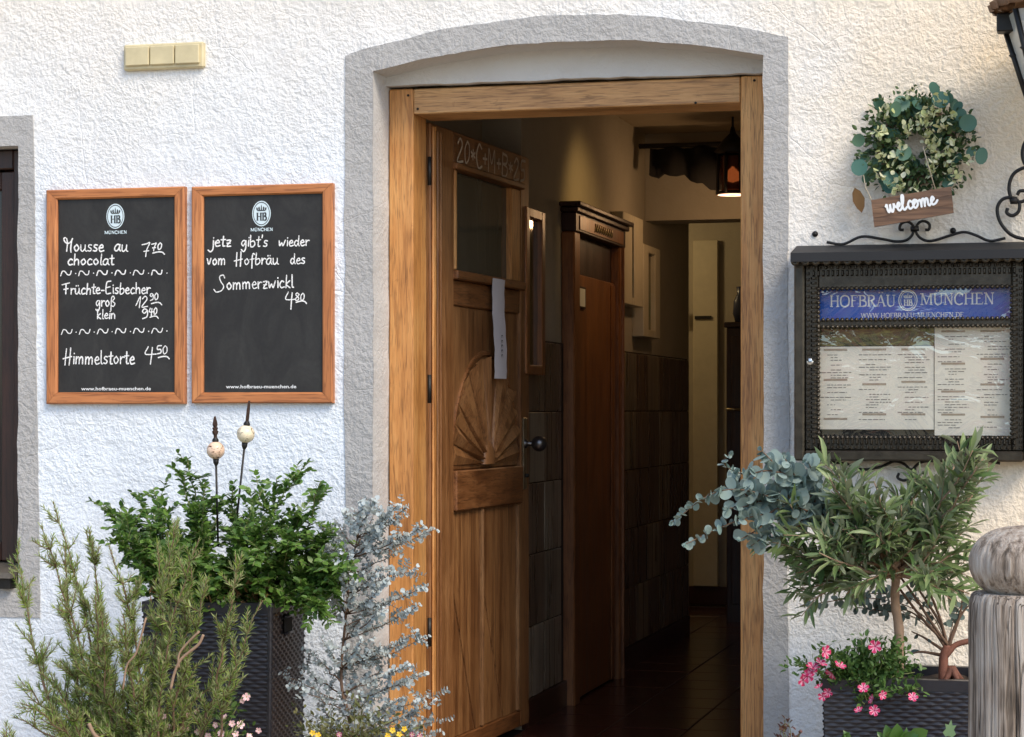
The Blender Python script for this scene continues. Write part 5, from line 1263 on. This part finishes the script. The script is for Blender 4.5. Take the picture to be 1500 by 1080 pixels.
M_pink = mat('pale_pink_petal', (.72, .42, .44), .6); M_palep = mat('paler_pink_petal', (.80, .62, .60), .6); M_eye = mat('yellow_eye', (.45, .25, .03), .7)
M_green = leafmat('fresh_leaves', (.045, .10, .02), (.10, .18, .045), None, .45, .35)
M_olivel = leafmat('olive_brown_leaves', (.09, .11, .03), (.18, .17, .07), None, .5, .25)
pk_ = clump('pink_flower_plant', 'low plant with pale pink and white blossoms at the foot of the black planter', 'flowers', (300, 1110), -.95,
    [(250,1040),(280,1010),(320,1030),(355,1020),(370,1075),(240,1075),(300,1060),(335,1070),(270,1030),(345,1040),(230,1060),(310,1045)], 26, M_green, .018)
fme = flower_mesh('pink_flower', M_pink, M_palep, M_eye)
for (u, v) in ((288,1043),(361,1021),(355,1027),(275,1047),(316,1062),(272,1068),(340,1060),(324,1074),(345,1075),(379,1070),(248,1065),(352,1062),(305,1078),(262,1076),(330,1050),(290,1072),(240,1050),(365,1079)):
    inst('flower', fme, pk_, fm_at(U(u, v, -1.02), TOCAM + rv(.6), rg.uniform(.007, .011)))
yl = clump('yellow_pansy_plant', 'low olive green plant with tiny yellow blossoms under the silver bush', 'flowers', (520, 1120), -.68,
    [(450,1060),(440,1045),(470,1070),(500,1060),(530,1050),(560,1060),(590,1070),(520,1030),(480,1045),(550,1040),(575,1055),(610,1075),(430,1072),(500,1080)], 34, M_olivel, .020, 'oval', .06, .7)
M_yel = mat('yellow_petal', (.75, .48, .02), .6); M_wine = mat('wine_petal', (.20, .02, .08), .6); yme = flower_mesh('yellow_flower', M_yel, M_yel, M_wine, 5); wme = flower_mesh('wine_flower', M_wine, M_pink, M_yel, 5)
for (u, v) in ((458,1074),(575,1070),(585,1076),(568,1078),(466,1077),(592,1068)): inst('flower', yme, yl, fm_at(U(u, v, -.76), TOCAM + rv(.3), .008))
for (u, v) in ((604,1076),(615,1078),(497,1076)): inst('flower', wme, yl, fm_at(U(u, v, -.76), TOCAM + rv(.3), .008))

# --- garden stakes
def stake(px_top, px_ball, px_foot, brad, label, col, lily):
    Y = -.42; a, b, c = U(*px_top, Y), U(*px_ball, Y), U(*px_foot, Y)
    d = (b - c).normalized(); t = thing('garden_stake', (c.x, c.y, c.z - .1), label, 'garden stake', 'garden stakes in the left planter')
    w = MB(); w.tube([c - d * .12, b - d * (brad * .95)], .0034, 6); w.build('rod', M_iron, t)
    Mx = Matrix.Translation(b) @ (d.to_track_quat('Z', 'Y').to_matrix().to_4x4())
    w = MB(); w.lathe([(brad * math.sin(math.pi * i / 16), -brad * math.cos(math.pi * i / 16)) for i in range(17)], (0,0,0), 26, 0, Mx)
    m = mat('mottled_ball', col, .25); nn = noi(m, coords(m), 55, 3, .6, 1.5); L(m, ramp(m, nn, [(.36, (.10, .045, .02)), (.42, col), (.6, tuple(min(1, x*1.25) for x in col))]), P(m).inputs['Base Color']); w.build('ball', m, t)
    w = MB(); w.lathe([(.004, -brad - .018), (.008, -brad - .010), (.009, -brad * .95), (.003, -brad * .9)], (0,0,0), 12, 0, Mx); w.build('collar', M_iron, t); w = MB(); w.lathe([(.009, brad * .93), (.010, brad + .004), (.005, brad + .012)], (0,0,0), 12, 0, Mx); w.build('collar', M_iron, t)
    h = (a - b).length - brad
    o = [(0, 0), (.005, 0), (.006, .25), (.012, .30), (.016, .36), (.017, .42), (.011, .40), (.010, .46), (.015, .52), (.011, .56), (.005, .55), (.011, .64), (.013, .67), (.007, .82), (0, 1)] if lily else [(0, 0), (.004, 0), (.006, .3), (.0055, .6), (.003, .85), (0, 1)]
    P_ = [Vector((x, -.003, brad + z * h)) for x, z in o] + [Vector((-x, -.003, brad + z * h)) for x, z in o[::-1][1:-1]]
    w = MB(); w.prism([Mx @ p for p in P_], Mx.to_3x3() @ Vector((0, .006, 0))); w.build('finial', M_rust, t)
M_rust = painted('rusty_iron', (.055, .028, .018), .8, .4, 50, .3, .3)
stake((314, 610), (316, 660), (318, 740), .0262, 'shorter garden stake with a fleur tip above its mottled pinkish ball', (.66, .47, .34), True)
stake((365, 587), (360, 636), (349, 740), .0262, 'taller slanting garden stake with a plain spike above its cream ball', (.66, .58, .42), False)

# --- wreath with hanging sign
wc = U(1342, 212, -.045); Ro_ = .098
wr = thing('wreath', (wc.x, 0, wc.z), 'round green eucalyptus wreath with cream berries above the menu case', 'wreath')
w = MB(); w.tube([wc + Vector((math.cos(a*math.pi/20)*Ro_, .02, math.sin(a*math.pi/20)*Ro_)) for a in range(41)], .016, 8); w.build('twig_ring', M_stem, wr)
M_teal = leafmat('teal_leaves', (.045, .135, .105), (.10, .20, .13), None, .5, .15); M_deep = leafmat('deep_green_leaves', (.03, .07, .03), (.09, .14, .045), None, .45, .2)
M_berry = leafmat('cream_buds', (.74, .73, .52), (.50, .56, .26), None, .5, .2)
Ms = []
for i in range(58):
    a = rg.uniform(0, 2*math.pi); r = Ro_ + rg.uniform(-.055, .058); p = wc + Vector((math.cos(a)*r, rg.uniform(-.035, .01), math.sin(a)*r))
    out_ = Vector((math.cos(a + .7), rg.uniform(-.3, .1), math.sin(a + .7))); Ms.append(frame_at(p, out_ + rv(.6), TOCAM + rv(.55), rg.uniform(.024, .042)))
for (u, v, s_) in ((1382, 145, .05), (1318, 150, .05), (1310, 160, .045), (1415, 180, .05), (1258, 245, .05), (1435, 228, .05), (1255, 205, .04), (1318, 222, .05), (1310, 262, .06)):
    Ms.append(frame_at(U(u, v, -.10) + Vector((0, 0, -s_/2)), EZ + rv(.4), TOCAM + rv(.25), s_))
foliage(wr, 'round', M_teal, Ms, 67)
Ms = []
for i in range(1700):
    a = rg.uniform(0, 2*math.pi); r = Ro_ + max(-.068, min(.07, rg.gauss(0.0, .034))); p = wc + Vector((math.cos(a)*r, rg.uniform(-.045, .03), math.sin(a)*r))
    Ms.append(frame_at(p, Vector((math.cos(a), -.5, math.sin(a))) + rv(1), rv(1), rg.uniform(.012, .024)))
foliage(wr, 'oval', M_deep, Ms, 0)
Ms = []
for i in range(42):
    a = rg.uniform(0, 2*math.pi); r = Ro_ + rg.uniform(-.060, .062); c = wc + Vector((math.cos(a)*r, rg.uniform(-.065, -.04), math.sin(a)*r))
    for k in range(rg.randint(7, 12)): Ms.append(frame_at(c + rv(.016), TOCAM + rv(.9), rv(1), rg.uniform(.013, .020), 1.5))
foliage(wr, 'small', M_berry, Ms, 0, rest='buds')
SY = -.13
a_, b_, c2, d2 = U(1276, 293, SY), U(1393, 273, SY), U(1397, 312, SY), U(1281, 333, SY)
ws = thing('welcome_sign', (a_.x, 0, d2.z), 'small tilted brown board reading welcome in white script below the wreath', 'sign')
ex = (b_ - a_).normalized(); ez = Vector((-ex.z, 0, ex.x))
M_sign = wood('sign_wood', (.09, .048, .026), (.17, .092, .050), (.25, .145, .085), 'x', .6, 30)
for k in range(3):
    p0_, p1_ = d2.lerp(a_, k / 3), c2.lerp(b_, k / 3); q0_, q1_ = d2.lerp(a_, (k + .97) / 3), c2.lerp(b_, (k + .97) / 3)
    w = MB(); w.prism([p0_ + Vector((0, -.004 + .001 * k, 0)), p1_ + Vector((0, -.004 + .001 * k, 0)), q1_ + Vector((0, -.004 + .001 * k, 0)), q0_ + Vector((0, -.004 + .001 * k, 0))], (0, .012, 0)); w.build('board', M_sign, ws)
w = MB(); o = U(1299, 312, SY - .0065) ; wd = (U(1374, 299, SY - .0065) - o).length
scr_ = [(0,.8),(.15,1),(.2,.4),(.38,.02),(.6,.5),(.66,1),(.68,.4),(.9,.0),(1.15,.55),(1.2,1.0),(1.28,.75),(1.5,.5),(1.95,.55),(2.1,.85),(1.9,1.02),(1.68,.6),(1.85,.08),(2.2,.15),(2.6,.9),(2.75,1.7),(2.55,1.85),(2.45,1.2),(2.5,.3),(2.75,.02),(3.1,.3)]
scr2 = [(3.85,.85),(3.6,1.02),(3.3,.55),(3.5,.05),(3.85,.12),(4.3,.6),(4.5,1.0),(4.15,.95),(4.05,.4),(4.35,.02),(4.75,.4),(4.65,.9),(4.4,1.0),(4.85,.8),(5.15,.9),(5.25,.4),(5.25,.05)]
scr3 = [(5.25,.3),(5.5,.95),(5.75,.85),(5.75,.05)]; scr4 = [(5.77,.3),(6.0,.95),(6.25,.85),(6.3,.2),(6.5,.05),(6.9,.5),(7.2,.75),(7.0,1.05),(6.75,.6),(6.95,.08),(7.4,.2),(7.7,.5)]
for s_ in (scr_, scr2, scr3, scr4): ribbon(w, cat_rom([Vector((x * wd / 7.7, y * .0225)) for x, y in s_], 5), .0062, lambda a, b: o + ex * a + ez * b)
w.build('lettering', M_print, ws)
w = MB(); M_tw = painted('twine', (.42, .36, .26), .9, .2, 50)
w.tube([U(1278, 296, SY), U(1268, 275, -.11), U(1262, 240, -.08)], .0016, 5); w.tube([U(1370, 277, SY), U(1362, 250, -.125), U(1352, 215, -.12)], .0016, 5); w.build('twine', M_tw, ws, 'stuff')
w = MB(); w.add([frame_at(U(1252, 275, -.05), U(1262, 308, -.05) - U(1252, 275, -.05), TOCAM, .075, .8) @ Vector(p) for p in leaf_tpl('oval')[0]], leaf_tpl('oval')[1], 0, True); w.build('dry_leaf', M_dry, wr)

# --- olive standard in the right planter
M_ol = leafmat('olive_leaves', (.065, .125, .034), (.24, .31, .13), (.26, .30, .21), .4, .25, .45)
tb = U(1316, 1010, -.36); th_ = U(1313, 838, -.38)
olv = thing('olive_tree', (tb.x, tb.y, PR4[0].z - .04), 'small olive standard with a bare slim trunk and loose green crown below the menu case', 'tree')
w = MB(); tp_ = cat_rom([Vector((tb.x, tb.y, PR4[0].z - .05)), U(1317, 930, -.37), U(1311, 880, -.37), th_], 6); w.tube(tp_, [.0145 - .003 * i / len(tp_) + .0008 * math.sin(i * 2) for i in range(len(tp_))], 9)
w.build('trunk', M_trunk, olv)
tips = [(1165,868),(1150,800),(1150,760),(1180,780),(1165,840),(1185,880),(1210,750),(1225,690),(1250,720),(1215,700),(1265,730),(1280,705),(1300,745),(1240,780),(1200,810),(1230,840),(1260,800),(1290,780),(1320,740),(1340,700),(1350,760),(1335,715),(1380,700),(1400,680),(1425,660),(1440,672),(1438,700),(1425,725),(1400,740),(1420,770),(1390,770),(1370,800),(1400,810),(1410,840),(1420,870),(1395,880),(1360,850),(1330,800),(1300,830),(1270,850),(1240,870),(1205,860),(1355,790),(1380,830),(1315,780),(1175,810),(1160,830),(1190,740)]
sm = MB(); Ml = []
for i, (u, v) in enumerate(tips):
    tip = U(u, v, -.42 + rg.uniform(-.20, .16)); pts = curve(th_ + rv(.012), tip, Vector((0, 0, -.03 + (.05 if v > 820 else 0))), 8, .006)
    sm.tube(pts, [.0050 * (1 - k / 9) + .0011 for k in range(9)], 5)
    L_ = sum((pts[k+1]-pts[k]).length for k in range(8)); tw_ = [pts[3:]]
    for k in range(int(L_ / .075)):
        p = pts[rg.randint(3, 7)]; e = p + ((tip - th_).normalized() * .8 + rv(.8) + Vector((0, 0, .3))).normalized() * rg.uniform(.05, .10); tw = curve(p, e, Vector((0,0,.004)), 3); tw_.append(tw); sm.tube(tw, .0013, 4)
    for tw in tw_:
        for (p, d, f_) in along(tw, .0165):
            for sg_ in (1, -1):
                a = d.cross(rv(1)).normalized(); Ml.append(frame_at(p, a * sg_ * .8 + d * .8 + rv(.2), Vector((0, -.4, 1)) + rv(.7), rg.uniform(.038, .082), .98))
sm.build('branch', M_trunk, olv, 'stuff'); foliage(olv, 'lance', M_ol, Ml, 300)

# --- silver dollar gum: long spray to the left, hanging grey sprays in the shade behind
M_dol = leafmat('silver_dollar_leaves', (.17, .27, .25), (.29, .38, .35), (.25, .33, .31), .55, .2, .3)
gb = U(1394, 985, -.30)
gum = thing('eucalyptus_shrub', (gb.x, gb.y, PR4[0].z - .04), 'eucalyptus shrub with gnarled red foot and round blue green leaves reaching towards the doorway', 'shrub')
M_redbark = painted('red_brown_bark', (.17, .065, .040), .8, .4, 30, .6)
w = MB(); w.tube(cat_rom([gb + Vector((-.02, 0, -.05)), U(1382, 965, -.30), U(1388, 945, -.30)], 5), [.016, .016, .015, .014, .013, .013, .012, .011, .011, .010, .009], 9)
w.tube(cat_rom([U(1384, 962, -.30), U(1400, 945, -.29), U(1425, 938, -.28)], 5), [.0095] * 4 + [.008] * 7, 8); w.build('gnarled_foot', M_redbark, gum)
for k in range(5):
    a = k * 1.25 + .4; w = MB(); w.tube(cat_rom([gb + Vector((0, 0, .012)), gb + Vector((math.cos(a) * .02, math.sin(a) * .015, -.012)), gb + Vector((math.cos(a) * .05, math.sin(a) * .035, -.04))], 4), [.012, .011, .010, .009, .008, .007, .006, .005, .004], 7); w.build('root', M_redbark, gum)
sm = MB(); Ml = []
long_ = [[(1388,945),(1360,905),(1330,860),(1280,800),(1220,765),(1160,740),(1090,718),(1040,725),(985,765)],
         [(1388,945),(1375,900),(1350,850),(1290,790),(1210,755),(1150,750),(1090,760),(1040,780),(1005,797)],
         [(1388,945),(1350,905),(1300,840),(1240,775),(1180,710),(1130,690),(1090,695),(1060,680),(1068,665)],
         [(1220,765),(1180,735),(1150,700),(1130,675),(1115,660)], [(1160,740),(1130,750),(1110,775),(1085,790)],
         [(1240,775),(1200,730),(1195,700),(1185,680)], [(1210,755),(1170,770),(1130,780),(1100,800)], [(1180,735),(1150,725),(1110,735),(1070,705)], [(1210,750),(1180,760),(1150,780),(1120,790)],
         [(1200,740),(1175,715),(1160,690),(1150,672)], [(1170,740),(1140,720),(1100,740),(1065,745)], [(1230,765),(1205,745),(1185,725),(1170,705)]]
for s_ in long_:
    pts = cat_rom([U(u, v, -.32 - .34 * max(0, (1300 - u) / 320) + rg.uniform(-.03, .03)) for u, v in s_], 5); sm.tube(pts, [.0034 * (1 - k / len(pts)) + .0010 for k in range(len(pts))], 5)
    for (p, d, f_) in along(pts, .0155):
        if len(s_) > 6 and (p - pts[0]).length < .34: continue
        sz = rg.uniform(.028, .052) * (1.1 - .65 * max(0, f_ - .6) / .4 if len(s_) > 6 else .9)
        for sg_ in (1, -1):
            a = d.cross(Vector((rg.uniform(-1, 1), rg.uniform(-.4, .4), rg.uniform(-1, 1)))).normalized(); Ml.append(frame_at(p, a * sg_ + d * .35, TOCAM * .6 + d * .5 + rv(.7), sz))
    q = pts[-1]
    for k in range(5): Ml.append(frame_at(q, (pts[-1] - pts[-3]).normalized() + rv(.5), rv(1), .013))
for i in range(190):
    p = U(max(1085, min(1205, rg.gauss(1145, 34))), max(672, min(800, rg.gauss(730, 30))), rg.uniform(-.5, -.28)); Ml.append(frame_at(p, rv(1), TOCAM + rv(.8), rg.uniform(.018, .034)))
foliage(gum, 'round', M_dol, Ml, 300)
M_gsh = leafmat('grey_green_leaves', (.085, .125, .115), (.14, .19, .17), None, .6, .2); Ml = []
back_ = [[(1388,945),(1350,900),(1310,882),(1260,876),(1210,882),(1172,888)], [(1388,945),(1340,905),(1290,895),(1255,890)], [(1388,945),(1340,880),(1290,870),(1240,872)], [(1388,945),(1365,900),(1335,868)], [(1388,945),(1400,900),(1415,880)], [(1330,900),(1300,885),(1275,895)]]
for s_ in back_:
    pts = cat_rom([U(u, v, -.16 + rg.uniform(-.02, .02)) for u, v in s_], 5); sm.tube(pts, .0015, 5)
    for (p, d, f_) in along(pts, .015):
        if f_ < .35: continue
        if rg.random() < .25: continue
        for sg_ in (1, -1): Ml.append(frame_at(p, d.cross(rv(1)).normalized() * sg_ + d * .3 + Vector((0, 0, -.3)), TOCAM + rv(.7), rg.uniform(.018, .030), .8))
for s_ in ([(1388,950),(1378,915),(1350,870),(1330,840),(1300,800)], [(1386,950),(1365,920),(1340,900),(1325,893)], [(1390,950),(1398,920),(1412,895),(1428,880)], [(1380,960),(1350,955),(1335,958)], [(1385,955),(1355,935),(1335,925)], [(1388,950),(1405,905),(1412,860)]):
    pts = cat_rom([U(u, v, -.27) for u, v in s_], 5); sm.tube(pts, [.0042 * (1 - k / len(pts)) + .0012 for k in range(len(pts))], 6)
    for (p, d, f_) in along(pts, .03):
        if f_ > .4: Ml.append(frame_at(p, rv(1), TOCAM + rv(.7), rg.uniform(.018, .032), .55))
sm.build('branch', M_stem, gum, 'stuff'); foliage(gum, 'round', M_gsh, Ml, 0, rest='shaded_foliage')

# --- striped petunias
M_pet = leafmat('petunia_leaves', (.05, .12, .025), (.11, .20, .05), None, .5, .3)
pet = clump('petunia_plant', 'trailing plant with pink and white striped blossoms over the left edge of the right planter', 'flowers', (1270, 1015), -.50,
    [(1200,960),(1210,950),(1255,945),(1262,938),(1285,945),(1160,975),(1175,980),(1230,970),(1245,990),(1215,990),(1270,960),(1300,965),(1320,955),(1330,975),(1290,980),(1310,990),(1345,1010),(1335,1000),(1260,1000),(1280,1010),(1250,1030),(1272,1035),(1295,1005),(1240,1000),(1320,940),(1205,1000),(1225,985),(1340,985),(1235,960),(1250,965),(1300,950),(1310,965),(1225,1005),(1265,985),(1285,995),(1240,975)], 75, M_pet, .019, 'oval', .045, .8)
M_mag = mat('magenta_petal', (.44, .010, .085), .55); M_wh = mat('white_stripe_petal', (.66, .27, .38), .55)
pme = flower_mesh('petunia_flower', M_mag, M_wh, M_wine, 5, .35)
for (u, v) in ((1282,947),(1208,955),(1191,978),(1230,976),(1218,986),(1176,996),(1200,1007),(1213,1014),(1265,1009),(1292,1018),(1278,1025),(1258,1041),(1281,1041),(1337,1022),(1190,985),(1202,972),(1205,1020),(1184,990)):
    inst('flower', pme, pet, fm_at(U(u, v, -.575 if v > 940 else -.53), TOCAM + rv(.8), rg.uniform(.0145, .019) * (.78 if v > 1000 else 1)))

# --- plants peeping in at the bottom right
M_broad = leafmat('broad_green_leaves', (.045, .12, .02), (.09, .19, .04), None, .35, .3, .5)
c = U(1310, 1110, -.75); lp_ = thing('laurel_plant', (c.x, c.y, c.z - .3), 'broad bright green leaves peeping up in front of the right planter', 'plant'); Ms = []
for (u, v, ang, s_) in ((1298,1062,-.2,.06),(1315,1060,.1,.065),(1330,1068,.45,.055),(1345,1072,.8,.055),(1285,1072,-.7,.045),(1237,1070,-.3,.035),(1245,1074,.9,.03),(1360,1070,1.1,.06),(1305,1070,.3,.05)):
    d = Vector((math.sin(ang), -.15, math.cos(ang))); tip = U(u, v, -.75); Ms.append(frame_at(tip - d * s_, d, TOCAM + rv(.3), s_))
foliage(lp_, 'oval', M_broad, Ms, 9)
sm = MB(); sm.tube([c - EZ * .2, c, U(1315, 1085, -.75)], .003, 5); sm.build('stem', M_gstem, lp_)
c = U(1388, 1110, -.72); iv = thing('ivy_plant', (c.x, c.y, c.z - .3), 'single pale green lobed ivy leaf in front of the right planter beside the bollard', 'ivy')
foliage(iv, 'ivy', leafmat('ivy_leaf', (.14, .24, .12), (.16, .26, .13), None, .5, .2), [frame_at(U(1390, 1078, -.72), EZ + EX * .15, TOCAM, .042)], 1)
sm = MB(); sm.tube([c - EZ * .2, U(1390, 1075, -.715)], .002, 5); sm.build('stem', M_gstem, iv)
M_red = leafmat('reddish_leaves', (.12, .035, .03), (.16, .09, .05), None, .5, .2)
rp_ = clump('reddish_plant', 'reddish brown leaved sprig standing by the right door jamb', 'plant', (1152, 1110), -.5, [(1150,1055),(1146,1062),(1155,1060),(1140,1078),(1165,1078),(1172,1075),(1150,1075)], 14, M_red, .013, 'oval', .014)
c = U(1152, 1110, -.5); sm = MB(); sm.tube([Vector((c.x + .01, c.y + .02, GZ)), Vector((c.x - .006, c.y, GZ + .2)), c], [.004, .003, .002], 6); sm.build('main_stem', M_stem, rp_)
Ms = [frame_at(Vector((c.x, c.y, GZ)).lerp(c, rg.uniform(.1, 1)), rv(1) + EZ * .4, rv(1), rg.uniform(.012, .02)) for _ in range(60)]; foliage(rp_, 'oval', M_red, Ms, 0, rest='lower_foliage')
# pots hidden just below the picture that carry the low plants
M_terra = painted('terracotta', (.30, .12, .06), .85, .2, 12, .2)
for x, y, zt__, r_, lb in ((rbase.x, rbase.y, rbase.z - .02, .17, 'round terracotta pot holding the rosemary bush'), (U(310, 1110, -.95).x + .12, -.97, U(310, 1115, -.95).z, .09, 'round terracotta pot with the pink flowering plant'), (sb.x, sb.y - .06, U(520, 1125, -.6).z, .13, 'round terracotta pot below the silver bush'), (U(1325, 1110, -.75).x, -.75, U(1325, 1112, -.75).z, .12, 'round terracotta pot in front of the right planter')):
    w = MB(); hh_ = max(.06, zt__ - GZ); w.lathe([(0, 0), (r_ * .72, 0), (r_ * .95, hh_ * .85), (r_ * 1.03, hh_ * .86), (r_ * 1.05, hh_), (r_ * .95, hh_), (r_ * .9, hh_ - .02), (0, hh_ - .02)], (x, y, GZ), 28)
    po_ = w.build('flower_pot', M_terra); tag(po_, lb, 'pot')
